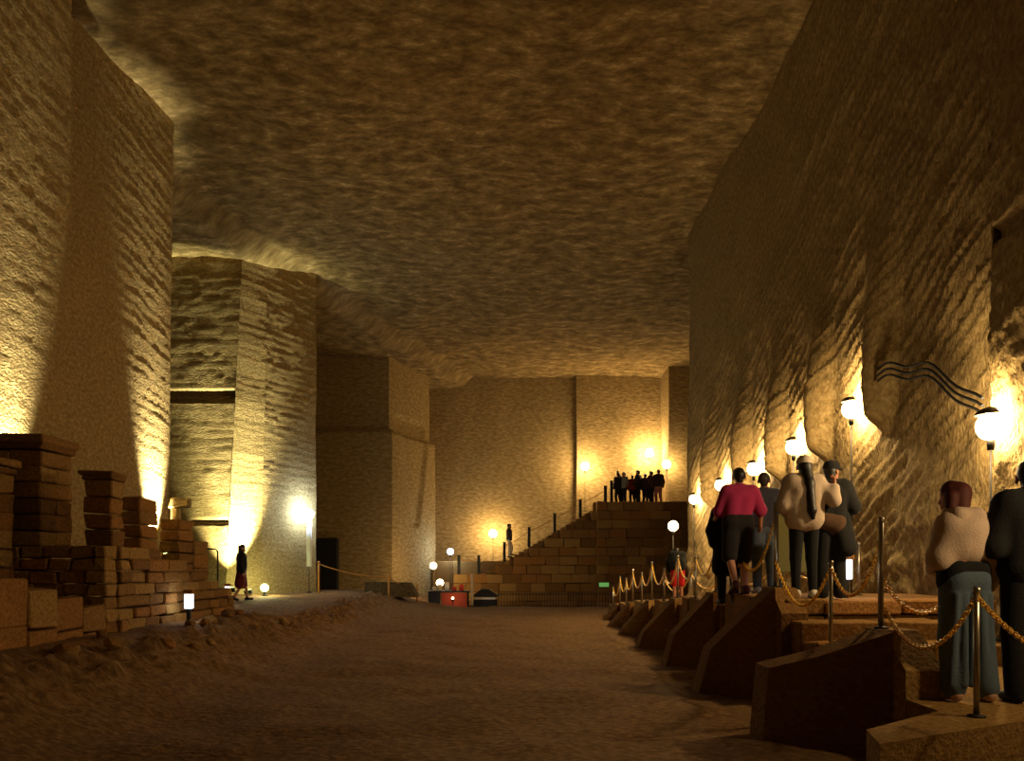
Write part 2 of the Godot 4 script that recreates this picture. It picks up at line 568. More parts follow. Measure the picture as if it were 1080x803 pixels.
# ------------------------------------------------------------------ masonry
# one course of blocks along u from a to b (metres), thickness t along w
func course(parent: Node, o: Vector3, u: Vector3, w: Vector3, a: float, b: float, y0: float, y1: float, t: float, length: float, called := "block") -> void:
	var turn := atan2(-u.z, u.x)
	var x := a
	var first := true
	while x < b - 0.02:
		var l := length * rng.randf_range(0.8, 1.2)
		if first: l *= rng.randf_range(0.45, 1.0)
		first = false
		if b - (x + l) < length * 0.35: l = b - x
		l = minf(l, b - x)
		var joint := 0.014
		var proud := rng.randf_range(0.0, 0.035)
		var o2 := part(called, block(Vector3(l - joint, y1 - y0 - joint, t), rng.randi() % 3), M["block%d" % (rng.randi() % 4)], parent, o + u * (x + l / 2) + w * (t / 2 - proud) + Vector3(0, y0 + joint / 2, 0))
		o2.rotation.y = turn
		x += l

func pier(called: String, label: String, lo: Vector3, hi: Vector3, rows: int, cap: float, over: float) -> Node3D:
	var t := thing(called, label, "pier", Vector3((lo.x + hi.x) / 2, lo.y, (lo.z + hi.z) / 2), 0, "piers of the ruined masonry")
	t.set_meta("kind", "thing")
	var sx := hi.x - lo.x
	var sz := hi.z - lo.z
	var rh := (hi.y - lo.y) / rows
	for r in rows:
		if sz > 0.8 and r % 2 == 0:
			for k in 2:
				part("block", block(Vector3(sx, rh - 0.014, sz / 2 - 0.012), r % 3), M["block%d" % (rng.randi() % 4)], t, Vector3(rng.randf_range(-0.012, 0.012), rh * r, (k - 0.5) * sz / 2))
		elif sx > 0.6 and r % 2 == 1:
			for k in 2:
				part("block", block(Vector3(sx / 2 - 0.012, rh - 0.014, sz), r % 3), M["block%d" % (rng.randi() % 4)], t, Vector3((k - 0.5) * sx / 2, rh * r, rng.randf_range(-0.012, 0.012)))
		else:
			part("block", block(Vector3(sx, rh - 0.014, sz), r % 3), M["block%d" % (rng.randi() % 4)], t, Vector3(rng.randf_range(-0.015, 0.015), rh * r, rng.randf_range(-0.015, 0.015)))
	if cap > 0:
		part("neck_course", block(Vector3(sx + over, cap * 0.45, sz + over), 1), M.block2, t, Vector3(0, hi.y - lo.y, 0))
		part("cap_slab", block(Vector3(sx + over * 2, cap * 0.55, sz + over * 2), 2), M.block0, t, Vector3(0, hi.y - lo.y + cap * 0.45, 0))
	return t

func build_ruin() -> void:
	var R := -5.6
	# plinth: the face towards the entrance and the long side with its stepped top
	var pl := thing("ruined_wall", "long ruined wall of stone blocks with a stepped top under the piers", "wall", Vector3(R, 0.4, -11.8))
	pl.set_meta("kind", "thing")
	var rows := 8
	var rh := 1.42 / rows
	for r in rows:
		course(pl, Vector3.ZERO, Vector3(-1, 0, 0), Vector3(0, 0, -1), 0.0, 2.5, r * rh, (r + 1) * rh, 0.34, 0.36)
		var y := 0.4 + (r + 1) * rh
		var reach := 5.0
		if y > 1.06: reach = 5.0 - (y - 1.06) * 3.6
		if y > 1.5: reach = 3.4 - (y - 1.5) * 6.0
		course(pl, Vector3(0, 0, -0.345), Vector3(0, 0, -1), Vector3(-1, 0, 0), 0.0, maxf(reach, 0.8), r * rh, (r + 1) * rh, 0.36, 0.62)
	# parapet that slopes down to the plinth
	var pa := thing("sloping_parapet", "low sloping stone parapet leading to the ruined wall", "parapet", Vector3(R, 0.3, -8.0))
	for k in 6:
		var y_a := 1.36 - k * 0.13
		for r in 2:
			var h := y_a / 2.0
			part("block", block(Vector3(0.3, h - 0.012, 0.615), k % 3), M["block%d" % (rng.randi() % 4)], pa, Vector3(-0.15 + rng.randf_range(-0.01, 0.01), r * h, -0.31 - k * 0.63))
	pier("stone_pier", "tall broad stone pier with a wide overhanging slab", Vector3(-7.5, 1.82, -12.8), Vector3(-6.6, 3.18, -11.95), 6, 0.2, 0.07)
	pier("stone_pier", "dark narrow pier standing before the broad slab topped pier", Vector3(-7.5, 0.5, -11.7), Vector3(-6.83, 2.78, -11.3), 9, 0.2, 0.07)
	pier("stone_pier", "slender stone pier with a moulded cap on the ruined wall", Vector3(-6.04, 1.82, -12.42), Vector3(-5.66, 2.76, -12.03), 4, 0.13, 0.05)
	pier("stone_pier", "plain stone pier without a cap beside the moulded one", Vector3(-5.97, 1.55, -13.58), Vector3(-5.64, 2.6, -12.95), 5, 0.0, 0.0)
	pier("stone_pier", "low rough pier where the ruined wall steps down", Vector3(-5.97, 1.2, -15.1), Vector3(-5.64, 2.36, -14.46), 6, 0.0, 0.0)
	pier("stone_pier", "broken end pier of the ruined wall beside the pipe rail", Vector3(-5.95, 1.0, -15.75), Vector3(-5.62, 2.02, -15.12), 4, 0.0, 0.0)
	# added pale post whose shape stands in for a lit patch of wall
	var pp := thing("lit_patch_post", "added pale post with a ragged wide head, standing in for a lit patch of wall", "post", Vector3(-7.72, 0.6, -19.6))
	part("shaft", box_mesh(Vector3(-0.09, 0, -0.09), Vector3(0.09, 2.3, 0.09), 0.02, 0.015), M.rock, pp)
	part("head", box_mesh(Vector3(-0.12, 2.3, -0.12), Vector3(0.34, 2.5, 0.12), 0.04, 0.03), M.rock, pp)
	# pipe rail at the end of the ruined wall
	var rail := thing("pipe_rail", "thin dark pipe rail at the broken end of the ruined wall", "rail", Vector3(-6.2, 0.6, -17.4))
	part("frame", tube_mesh([Vector3(-0.35, 0, 0), Vector3(-0.35, 1.25, 0), Vector3(-0.3, 1.3, 0), Vector3(0.15, 1.3, 0), Vector3(0.2, 1.25, 0), Vector3(0.2, 0, 0)], 0.018), M.dark_steel, rail)
	# boulders at the foot
	for k in 14:
		var d := 9.6 + k * 0.62
		var x := R + 0.25 + rng.randf() * 0.9
		var s := rng.randf_range(0.06, 0.15)
		var o := MeshInstance3D.new()
		o.name = numbered("fallen_stone")
		o.mesh = boulder(s)
		o.material_override = M["block%d" % (k % 4)]
		add_child(o)
		o.position = on_floor(x, d) + Vector3(0, s * 0.25, 0)
		tag(o, "rough fallen stone on the earth bank below the ruined wall", "stone", "fallen stones below the ruined wall")

func boulder(r: float) -> ArrayMesh:
	var pts := []
	var st := st_new()
	var ico := [[0, 1.618, 1], [0, -1.618, 1], [0, 1.618, -1], [0, -1.618, -1], [1, 0, 1.618], [-1, 0, 1.618], [1, 0, -1.618], [-1, 0, -1.618], [1.618, 1, 0], [-1.618, 1, 0], [1.618, -1, 0], [-1.618, -1, 0]]
	for v in ico: pts.append(Vector3(v[0], v[1] * 0.75, v[2] * 1.1) * 0.55 * r * rng.randf_range(0.75, 1.25))
	for i in 12:
		for j in range(i + 1, 12):
			for k in range(j + 1, 12):
				var a := Vector3(ico[i][0], ico[i][1], ico[i][2])
				var b := Vector3(ico[j][0], ico[j][1], ico[j][2])
				var c := Vector3(ico[k][0], ico[k][1], ico[k][2])
				if a.distance_to(b) < 2.2 and b.distance_to(c) < 2.2 and a.distance_to(c) < 2.2:
					tri(st, pts[i], pts[j], pts[k], Vector3.ZERO)
	return done(st)

# ------------------------------------------------------------------ walkway on the lamp side
const PIERS := [[7.0, 1.0], [10.0, 1.28], [13.0, 1.14], [16.0, 0.95], [19.0, 0.8], [22.0, 0.64], [24.6, 0.49]]

func walk_h(d: float) -> float:
	if d < 8.7: return 0.5
	if d < 9.2: return 0.74
	if d < 9.7: return 0.94
	if d < 12.5: return 1.15
	if d < 15.5: return 1.0
	if d < 18.5: return 0.85
	if d < 21.5: return 0.7
	if d < 24.5: return 0.55
	return 0.35

func build_walkway() -> void:
	var w := thing("stone_walkway", "raised stone walkway with broad steps along the lamp lit wall", "walkway", Vector3(3.1, 0, -4.8))
	var o := Vector3(-3.1, 0, 4.8)
	var st := st_new()
	add_prism(st, PackedVector2Array([Vector2(2.1, 4.87), Vector2(3.36, 5.6), Vector2(3.7, 5.6), Vector2(3.7, 4.2), Vector2(5.15, 4.2), Vector2(5.15, 8.72), Vector2(3.05, 8.72), Vector2(3.0, 6.0), Vector2(2.2, 5.3)]), o + Vector3(0, -0.3, 0), Vector3(1, 0, 0), Vector3(0, 0, -1), Vector3(0, 0.8, 0))
	part("landing", done(st), M.block1, w)
	# stepped courses, each of several stones
	for c in [[8.7, 9.2, 0.74], [9.2, 9.72, 0.94]]:
		course(w, o + Vector3(3.1, 0, -c[0]), Vector3(1, 0, 0), Vector3(0, 0, -1), 0.0, 2.4, 0.0, c[2], c[1] - c[0], 0.75, "step")
	course(w, o + Vector3(3.1, 0, -9.72), Vector3(1, 0, 0), Vector3(0, 0, -1), 0.0, 2.4, 0.0, 0.98, 0.6, 0.7, "step")
	course(w, o + Vector3(3.1, 0, -9.66), Vector3(1, 0, 0), Vector3(0, 0, -1), 0.0, 2.4, 0.98, 1.15, 0.66, 1.0, "step")
	var runs := [[10.32, 12.5, 1.15], [12.5, 15.5, 1.0], [15.5, 18.5, 0.85], [18.5, 21.5, 0.7], [21.5, 24.5, 0.55], [24.5, 27.5, 0.35]]
	for r in runs:
		course(w, o + Vector3(3.1, 0, -r[0]), Vector3(0, 0, -1), Vector3(1, 0, 0), 0.0, r[1] - r[0], -0.2, r[2], 2.4, 1.0, "slab")
	for i in PIERS.size():
		var d: float = PIERS[i][0]
		var top: float = PIERS[i][1]
		var which: String = ["first", "second", "third", "fourth", "fifth", "sixth", "seventh"][i]
		var b := thing("stone_buttress", "%s stone buttress with a sloping wing, counted from the foot of the steps" % which, "buttress", Vector3(3.0, 0, -d), 0, "buttresses along the walkway")
		var s1 := st_new()
		var f := 0.5 if i < 2 else 0.3
		add_prism(s1, PackedVector2Array([Vector2(-f, -0.25), Vector2(-f, top - 0.28), Vector2(-0.1, top), Vector2(0.25, top), Vector2(0.25, -0.25)]), Vector3.ZERO, Vector3(0, 0, -1), Vector3(0, 1, 0), Vector3(0.3, 0, 0))
		part("pier", done(s1), M["block%d" % ((i + 1) % 4)], b)
		var s2 := st_new()
		var wing := PackedVector2Array([Vector2(-0.005, top), Vector2(-0.62, top - 0.66), Vector2(-0.8, -0.2), Vector2(-0.005, -0.2)])
		if i == 0: wing = PackedVector2Array([Vector2(-0.005, top), Vector2(-0.55, top - 0.23), Vector2(-0.95, top - 0.36), Vector2(-1.02, -0.2), Vector2(-0.005, -0.2)])
		if i == 1: wing = PackedVector2Array([Vector2(-0.005, top), Vector2(-0.35, top - 0.33), Vector2(-0.75, top - 0.75), Vector2(-0.95, -0.2), Vector2(-0.005, -0.2)])
		add_prism(s2, wing, Vector3(0, 0, 0.3), Vector3(0.82, 0, 0.72), Vector3(0, 1, 0), Vector3(0, 0, -0.4))
		part("sloping_wing", done(s2), M.block2, b)
	# stanchions and chains along the edge
	var posts := [[3.1, 3.7, 0.5, 0.9], [3.13, 5.75, 0.5, 0.88], [3.08, 7.12, 1.0, 0.93], [3.15, 7.3, 0.98, 0.8], [3.12, 8.35, 0.5, 1.08], [3.1, 10.05, 1.28, 1.0], [3.12, 11.6, 1.15, 0.55], [3.12, 13.05, 1.14, 0.78], [3.12, 14.5, 1.0, 0.72], [3.12, 16.05, 0.95, 0.8], [3.12, 17.5, 0.85, 0.66], [3.12, 19.05, 0.8, 0.86], [3.12, 20.5, 0.7, 0.7], [3.12, 22.05, 0.64, 0.84], [3.12, 23.3, 0.55, 0.7], [3.12, 24.65, 0.49, 0.8], [3.12, 26.3, 0.35, 0.6]]
	var row2 := [[3.95, 7.6, 0.5, 0.9], [4.55, 11.2, 1.15, 0.7], [4.4, 14.0, 1.0, 0.75], [4.3, 17.0, 0.85, 0.75], [4.2, 20.0, 0.7, 0.75], [4.1, 23.0, 0.55, 0.75]]
	var tops := []
	var post_at := ["at the entrance side of the landing", "on the slanting front edge of the landing", "tall, on the first buttress", "short, close behind the tall one on the first buttress", "on the landing before the broad steps", "on the second buttress", "between the second and third buttresses", "on the third buttress", "between the third and fourth buttresses", "on the fourth buttress", "between the fourth and fifth buttresses", "on the fifth buttress", "between the fifth and sixth buttresses", "on the sixth buttress", "between the sixth and seventh buttresses", "on the seventh buttress", "past the seventh buttress"]
	for i in posts.size(): tops.append(stanchion(posts[i], "steel chain post " + post_at[i], "chain posts along the walkway edge"))
	for i in posts.size() - 1:
		if i == 2: continue
		var a: Vector3 = tops[i]
		var b: Vector3 = tops[i + 1]
		if i == 1: b = px(933, 642, 7.12)
		if i == 5: a.y -= 0.1
		if i == 4: b = Vector3(3.1, 1.28 + 0.33, -10.05)
		chain(a, b, 0.34 if i < 2 else (0.46 if i == 4 else 0.36), i < 6, "yellow chain from the post " + post_at[i], "yellow chains along the walkway edge")
	var tops2 := []
	var row_at := ["beside the hooded sweater", "behind the couple in caps", "beyond the couple in caps", "beside the stooping person in red shorts", "past the stooping person in red shorts", "near the end of the walkway"]
	for i in row2.size(): tops2.append(stanchion(row2[i], "steel chain post near the rock wall, " + row_at[i], "chain posts near the wall"))
	chain(px(930, 610, 7.12), tops2[0], 0.26, true, "yellow chain slung from the edge post towards the rock wall", "yellow chains near the wall")
	for i in range(1, row2.size() - 1):
		chain(tops2[i], tops2[i + 1], 0.4, false, "yellow chain by the rock wall, from the post " + row_at[i], "yellow chains near the wall")

func stanchion(p: Array, label: String, group: String) -> Vector3:
	var t := thing("chain_post", label, "post", Vector3(p[0], p[2], -p[1]), 0, group)
	var h: float = p[3]
	part("pole", lathe_mesh([Vector2(0, 0), Vector2(0.02, 0), Vector2(0.02, h - 0.03), Vector2(0, h - 0.03)], 10), M.steel, t)
	part("base_plate", lathe_mesh([Vector2(0, 0), Vector2(0.06, 0), Vector2(0.06, 0.012), Vector2(0.02, 0.02)], 12), M.dark_steel, t)
	part("cap", lathe_mesh([Vector2(0, h - 0.05), Vector2(0.026, h - 0.05), Vector2(0.026, h - 0.015), Vector2(0.014, h), Vector2(0, h)], 10), M.steel, t)
	return Vector3(p[0], p[2] + h - 0.06, -p[1])

func sag_point(a: Vector3, b: Vector3, sag: float, u: float) -> Vector3:
	return a.lerp(b, u) - Vector3(0, sag * 4.0 * u * (1.0 - u), 0)

func chain(a: Vector3, b: Vector3, sag: float, links: bool, label: String, group: String, mat := "yellow") -> void:
	var st := st_new()
	if links:
		var length := 0.0
		for i in 40: length += sag_point(a, b, sag, i / 40.0).distance_to(sag_point(a, b, sag, (i + 1) / 40.0))
		var n := int(length / 0.034)
		for i in n:
			var u := (i + 0.5) / n
			var p := sag_point(a, b, sag, u) - a
			var t := (sag_point(a, b, sag, u + 0.01) - sag_point(a, b, sag, u - 0.01)).normalized()
			var s := t.cross(Vector3.UP).normalized()
			var q := t.cross(s)
			if i % 2: s = q
			var ring := []
			for k in 9:
				var g := TAU * k / 8.0
				ring.append(p + t * cos(g) * 0.026 + s * sin(g) * 0.017)
			add_tube(st, ring, 0.007, 4)
	else:
		for strand in 2:
			var pts := []
			for i in 49:
				var u := i / 48.0
				var g := u * 40.0 + strand * PI
				pts.append(sag_point(a, b, sag, u) - a + Vector3(cos(g), sin(g), 0) * 0.006)
			add_tube(st, pts, 0.013, 5)
	var o := MeshInstance3D.new()
	o.name = numbered("chain" if mat == "yellow" else "rope")
	o.mesh = done(st)
	o.material_override = M[mat]
	add_child(o)
	o.position = a
	tag(o, label, "chain" if mat == "yellow" else "rope", group)

# ------------------------------------------------------------------ lamps
# added quarter dome over the hall side of a globe: its light goes to the wall and the walkway, not to the roof
func added_visor_mesh(r: float) -> ArrayMesh:
	var st := st_new()
	for shell in [r, r * 1.06]:
		for i in 6:
			for k in 12:
				var q := []
				for c in [[0, 0], [0, 1], [1, 1], [1, 0]]:
					var el: float = deg_to_rad(38.0 + 52.0 * (i + c[0]) / 6.0)
					var az: float = PI * (0.5 + (k + c[1]) / 12.0)
					q.append(Vector3(cos(az) * cos(el), sin(el), sin(az) * cos(el)) * shell)
				quad(st, q[0], q[1], q[2], q[3], Vector3.ZERO)
	return done(st)

func lamp(label: String, foot: Vector3, height: float, r: float, color: Color, energy: float, bulb: String, group := "", wash := Vector3.ZERO) -> Node3D:
	var t := thing("globe_lamp", label, "lamp", foot, 0, group)
	part("base", lathe_mesh([Vector2(0, 0), Vector2(0.1, 0), Vector2(0.09, 0.03), Vector2(0.03, 0.05)], 12), M.dark_steel, t)
	part("pole", lathe_mesh([Vector2(0, 0), Vector2(0.012, 0.03), Vector2(0.012, height - r * 0.9), Vector2(0, height - r * 0.9)], 8), M.dark_steel, t)
	part("socket", lathe_mesh([Vector2(0, height - r - 0.1), Vector2(0.035, height - r - 0.1), Vector2(0.045, height - r * 0.9), Vector2(0, height - r * 0.9)], 10), M.dark_steel, t)
	part("bulb", globe_mesh(r), M[bulb], t, Vector3(0, height, 0))
	if wash == Vector3.ZERO:
		omni(t, Vector3(0, height, 0), color, energy, r * 0.9)
	else:                                   # a dome is added to keep light off the roof; the spot washes the wall
		part("added_visor", added_visor_mesh(r * 1.3), M.dark_steel, t, Vector3(0, height, 0))
		omni(t, Vector3(0, height, 0), color, energy * 0.4, r * 0.6)
		spot(t, Vector3(0, height, 0), wash, color, energy * 1.5, 75.0, r * 0.6)
	return t

func flood(label: String, at: Vector3, towards: Vector3, color: Color, energy: float, angle: float) -> void:
	var t := thing("floodlight", label, "lamp", at)
	var b := Basis.looking_at(towards.normalized(), Vector3(0.1, 0.05, 1).normalized())
	var housing := part("housing", box_mesh(Vector3(-0.12, -0.09, 0.0), Vector3(0.12, 0.09, 0.1), 0.015), M.dark_steel, t, Vector3(0, 0.16, 0))
	housing.basis = b
	var lens := part("lens", box_mesh(Vector3(-0.1, -0.07, -0.012), Vector3(0.1, 0.07, -0.002), 0.003), M.green_bulb, t, Vector3(0, 0.16, 0))
	lens.basis = b
	part("bracket", box_mesh(Vector3(-0.13, 0, -0.03), Vector3(0.13, 0.02, 0.03), 0.004), M.dark_steel, t)
	spot(t, Vector3(0, 0.16, 0) + towards.normalized() * 0.05, towards, color, energy, angle)

func lantern(label: String, at: Vector3, h: float) -> void:
	var t := thing("lantern_box", label, "lantern", at)
	part("post", box_mesh(Vector3(-0.03, 0, -0.03), Vector3(0.03, h, 0.03), 0.005), M.dark_steel, t)
	part("lit_panel", box_mesh(Vector3(-0.06, h, -0.06), Vector3(0.06, h + 0.24, 0.06), 0.01), M.white_panel, t)
	part("lid", box_mesh(Vector3(-0.075, h + 0.24, -0.075), Vector3(0.075, h + 0.31, 0.075), 0.01), M.block3, t)
	omni(t, Vector3(0, h + 0.12, 0), Color(0.95, 0.97, 1.0), 0.12, 0.05)

func build_lamps() -> void:
	var warm := Color(1.0, 0.86, 0.63)
	var E := 16.0
	for a in [[898, 432, 5.4, "globe lamp on a thin pole beside the couple in caps"], [837, 472, 5.4, "globe lamp on a thin pole, next beyond the one by the couple"], [795, 495, 5.4, "globe lamp shining over the heads of the two men at the chain"], [760, 512, 5.4, "globe lamp on the wall side, just past the man in the pink shirt"], [732, 527, 5.4, "last globe lamp at the end of the lamp lit rock wall"]]:
		var d: float = a[2] * FOCAL / (a[0] - 540.0)
		var p := px(a[0], a[1], d)
		var y := walk_h(d)
		lamp(a[3], Vector3(p.x, y, p.z), p.y - y, 0.15, warm, E, "warm_bulb", "globe lamps along the rock wall", Vector3(1.0, 0.35, -0.1))
	var pn := px(1045, 450, 9.0)
	lamp("big globe lamp beside the edge of the proud rock face", Vector3(pn.x, 0.74, pn.z), pn.y - 0.74, 0.15, warm, E, "warm_bulb", "globe lamps along the rock wall", Vector3(1.0, 0.35, -0.1))
	lamp("globe lamp beside the walkway landing before the woman in the hooded sweater", Vector3(4.45, 0.5, -5.15), 1.75, 0.1, warm, 2.2, "warm_bulb", "globe lamps along the rock wall")
	var pe := px(710, 555, 24.0)
	lamp("low globe lamp on a pole by the end of the chains", Vector3(pe.x, 0.55, pe.z), pe.y - 0.55, 0.15, warm, 3.0, "warm_bulb", "globe lamps along the rock wall")
	# end wall and stair
	for a in [[617, 492, 46.7, 13.0, "globe lamp against the end wall above the stair"], [685, 478, 46.7, 18.0, "globe lamp against the end wall above the crowd on the terrace"], [703, 490, 44.4, 5.0, "globe lamp at the corner beside the terrace crowd"], [520, 563, 47.3, 10.0, "globe lamp low on the end wall at the foot of the stair"]]:
		var p := px(a[0], a[1], a[2])
		var y := 4.65 if a[0] > 560 else -0.4
		lamp(a[4], Vector3(p.x, y, p.z), p.y - y, 0.24, warm, a[3], "warm_bulb", "globe lamps at the end wall")
	for a in [[457, 597, 40.0, 2.0, "upper of two globe lamps beside the dark pillar", "warm_bulb"], [464, 615, 38.5, 2.5, "globe lamp standing behind the stall with red goods", "warm_bulb"], [475, 582, 44.2, 2.5, "small bluish globe lamp below the long ledge", "cool_bulb"]]:
		var p := px(a[0], a[1], a[2])
		lamp(a[4], Vector3(p.x, -0.4, p.z), p.y + 0.4, 0.17, warm if a[5] == "warm_bulb" else Color(0.8, 0.9, 1.0), a[3], a[5])
	# bluish lamp at the lit pillar
	var pb := px(326, 542, 29.4)
	var fb := floor_h(pb.x, 29.4)
	var tb := lamp("bluish white globe lamp on a pole at the edge of the lit pillar", Vector3(pb.x, fb, pb.z), pb.y - fb, 0.17, Color(0.8, 0.9, 1.0), 9.0, "cool_bulb")
	part("sleeve", lathe_mesh([Vector2(0, 0.9), Vector2(0.09, 0.9), Vector2(0.09, 2.7), Vector2(0, 2.7)], 12), plain(Color(0.9, 0.9, 0.88), 0.5), tb)
	# floodlights hidden behind the masonry
	flood("floodlight on the ground behind the broad pier, aimed up the proud wall", Vector3(-7.5, 1.82, -12.95), Vector3(-0.38, 1.0, -0.12), Color(1.0, 0.97, 0.82), 260.0, 25.0)
	flood("floodlight behind the low rough pier, aimed up the wall end", Vector3(-7.8, 1.7, -19.4), Vector3(-0.34, 1.0, 0.0), Color(1.0, 0.97, 0.82), 360.0, 24.0)
	flood("floodlight at the foot of the broken pillar corner", Vector3(-8.75, 0.72, -26.6), Vector3(-0.16, 1.0, -0.42), Color(1.0, 0.99, 0.76), 110.0, 29.0)
	flood("small floodlight before the broken pillar corner, aimed up its edge", Vector3(-8.33, floor_h(-8.33, 26.95), -26.95), Vector3(-0.18, 1.0, -0.26), Color(1.0, 0.99, 0.82), 420.0, 20.0)
	var pg := px(279, 621, 27.0)
	var fg := floor_h(pg.x, 27.0)
	lamp("small yellow green ground lamp beside the walking figure", Vector3(pg.x, fg, pg.z), maxf(pg.y - fg, 0.25), 0.13, Color(0.98, 1.0, 0.73), 3.0, "green_bulb")
	lantern("lit white lantern box on a post below the ruined wall", on_floor(-5.3, 14.0) + Vector3(0, 0, 0), 0.25)
	lantern("lit white lantern box near the walking figure", on_floor(-7.6, 22.8), 0.3)
	lantern("lit white lantern box with a brown lid beside the person in the black cap", Vector3(4.05, 1.15, -10.35), 0.22)

# ------------------------------------------------------------------ far stair and terrace
func build_terrace() -> void:
	var t := thing("stair_block", "great stair and terrace built of stone courses against the end wall", "stair", Vector3(4.0, -0.5, -41.0))
	t.set_meta("kind", "thing")
	var rows := 12
	var rh := (4.69 + 0.5) / rows
	for r in rows:
		var y1 := (r + 1) * rh - 0.5
		var left := -2.8 if y1 < 1.3 else -1.5 + (y1 - 1.18) / 0.58
		course(t, Vector3(-4.0, 0, 0.0), Vector3(1, 0, 0), Vector3(0, 0, -1), minf(left, 3.9), 4.05, r * rh, (r + 1) * rh, 0.5, 0.8)
		course(t, Vector3(-4.0, 0, 0.45), Vector3(1, 0, 0), Vector3(0, 0, -1), 4.05, 8.9, r * rh, (r + 1) * rh, 0.5, 0.85)
	part("terrace_floor", box_mesh(Vector3(0.4, 4.6, -6.4), Vector3(5.2, 5.15, -0.05), 0.02), M.block1, t)
	for k in 24:
		var x := -5.5 + k * 0.23
		part("step", box_mesh(Vector3(x, -0.1, -2.6), Vector3(x + 0.245, 1.75 + k * 0.1334, -0.5), 0.02), M["block%d" % (k % 4)], t)
	# posts along the stair
	var prev := Vector3.ZERO
	var nth := ["first", "second", "third", "fourth", "fifth", "sixth", "seventh", "eighth"]
	var count := 0
	for a in [[484, 610, 587], [505, 606, 587], [532, 593, 573], [558, 576, 557], [585, 562, 542.6], [612, 545, 528], [638.5, 530, 513.5], [645, 530, 508]]:
		var lo := px(a[0], a[1], 41.25)
		var hi := px(a[0], a[2], 41.25)
		lo.y = clampf(1.18 + 0.58 * (lo.x + 1.5), 1.02, 4.68)
		var p := thing("rail_post", nth[count] + " dark rail post of the great stair, counted from its foot", "post", lo, 0, "rail posts of the great stair")
		part("pole", box_mesh(Vector3(-0.07, 0, -0.07), Vector3(0.07, hi.y - lo.y, 0.07), 0.015), M.dark_steel, p)
		part("cap", box_mesh(Vector3(-0.085, hi.y - lo.y, -0.085), Vector3(0.085, hi.y - lo.y + 0.04, 0.085), 0.01), M.dark_steel, p)
		if prev != Vector3.ZERO and a[0] != 532 and a[0] < 640:
			chain(prev - Vector3(0, 0.15, 0), hi - Vector3(0, 0.15, 0), 0.06, false, "brown hand rope reaching the " + nth[count] + " rail post of the great stair", "hand ropes of the great stair", "rope")
		prev = hi
		count += 1
	# ledge at the foot of the end wall
	var lg := thing("stone_ledge", "long pale stone ledge at the foot of the end wall", "ledge", Vector3(-4.0, -0.5, -44.6))
	course(lg, Vector3.ZERO, Vector3(1, 0, 0), Vector3(0, 0, -1), 0.0, 5.2, 0.0, 2.4, 0.6, 1.3)
	# low iron fence at the crest
	for s in 3:
		var f := thing("iron_fence", "%s panel of the low black iron fence before the great stair" % ["first", "middle", "last"][s], "fence", Vector3(-1.5 + s * 2.0, -0.25, -37.0), 0, "iron fence panels")
		for y in [0.12, 0.62]:
			part("rail", box_mesh(Vector3(0, y, -0.015), Vector3(1.94, y + 0.035, 0.015), 0.004), M.dark_steel, f)
		for k in 16:
			part("bar", box_mesh(Vector3(0.02 + k * 0.126, 0, -0.012), Vector3(0.045 + k * 0.126, 0.7, 0.012), 0.003), M.dark_steel, f)
	# green sign
	var g := thing("exit_sign", "small green lit sign on the stair block wall", "sign", px(637, 617, 40.2))
	part("case", box_mesh(Vector3(-0.25, -0.12, -0.05), Vector3(0.25, 0.12, 0.0), 0.01), M.dark_steel, g)
	part("lit_face", box_mesh(Vector3(-0.23, -0.1, 0.0), Vector3(0.23, 0.1, 0.02), 0.005), glow(Color(0.2, 0.9, 0.35), 0.35), g)
	# stall
	var sp := px(474, 640, 35.5)
	var s := thing("stall_table", "dark stall table hung with a glowing red and orange cloth", "table", Vector3(sp.x, -0.2, sp.z))
	part("tabletop", box_mesh(Vector3(-0.85, 0.72, -0.35), Vector3(0.85, 0.78, 0.35), 0.01), M.black, s)
	for k in 4:
		part("leg", box_mesh(Vector3(-0.8 + (k % 2) * 1.55, 0, -0.3 + (k / 2) * 0.55), Vector3(-0.75 + (k % 2) * 1.55, 0.72, -0.25 + (k / 2) * 0.55), 0.005), M.black, s)
	part("end_board", box_mesh(Vector3(-0.85, 0.0, 0.3), Vector3(-0.35, 0.72, 0.35), 0.01), M.black, s)
	part("front_cloth", box_mesh(Vector3(-0.3, 0.1, 0.34), Vector3(0.75, 0.7, 0.37), 0.01), plain(Color(0.55, 0.2, 0.1), 0.8), s)
	var goods := [[-0.62, Color(0.9, 0.8, 0.6)], [-0.4, Color(0.85, 0.75, 0.55)], [-0.1, Color(0.9, 0.85, 0.75)], [0.2, Color(0.85, 0.25, 0.12)], [0.5, Color(0.8, 0.2, 0.1)]]
	var names := ["small buff carton on the stall table", "low tan carton on the stall table", "white carton on the stall table", "tall orange red packet on the stall table", "dark red packet at the end of the stall table"]
	for k in goods.size():
		var o := MeshInstance3D.new()
		o.name = numbered("carton")
		o.mesh = box_mesh(Vector3(-0.09, 0, -0.08), Vector3(0.09, 0.16 + 0.1 * (k % 3), 0.08), 0.012)
		o.material_override = plain(goods[k][1], 0.7)
		add_child(o)
		o.position = Vector3(sp.x + goods[k][0], 0.58, sp.z)
		tag(o, names[k], "carton", "goods on the stall table")
	lamp("small bare globe lamp glowing under the stall table", Vector3(sp.x + 0.2, -0.2, sp.z + 0.9), 0.5, 0.05, Color(1.0, 0.8, 0.6), 0.2, "warm_bulb")
	# small covered cart
	var cp := px(512, 634, 36.0)
	var c := thing("covered_cart", "small dark cart under a pitched cover with a white band", "cart", Vector3(cp.x, -0.3, cp.z))
	var cs := st_new()
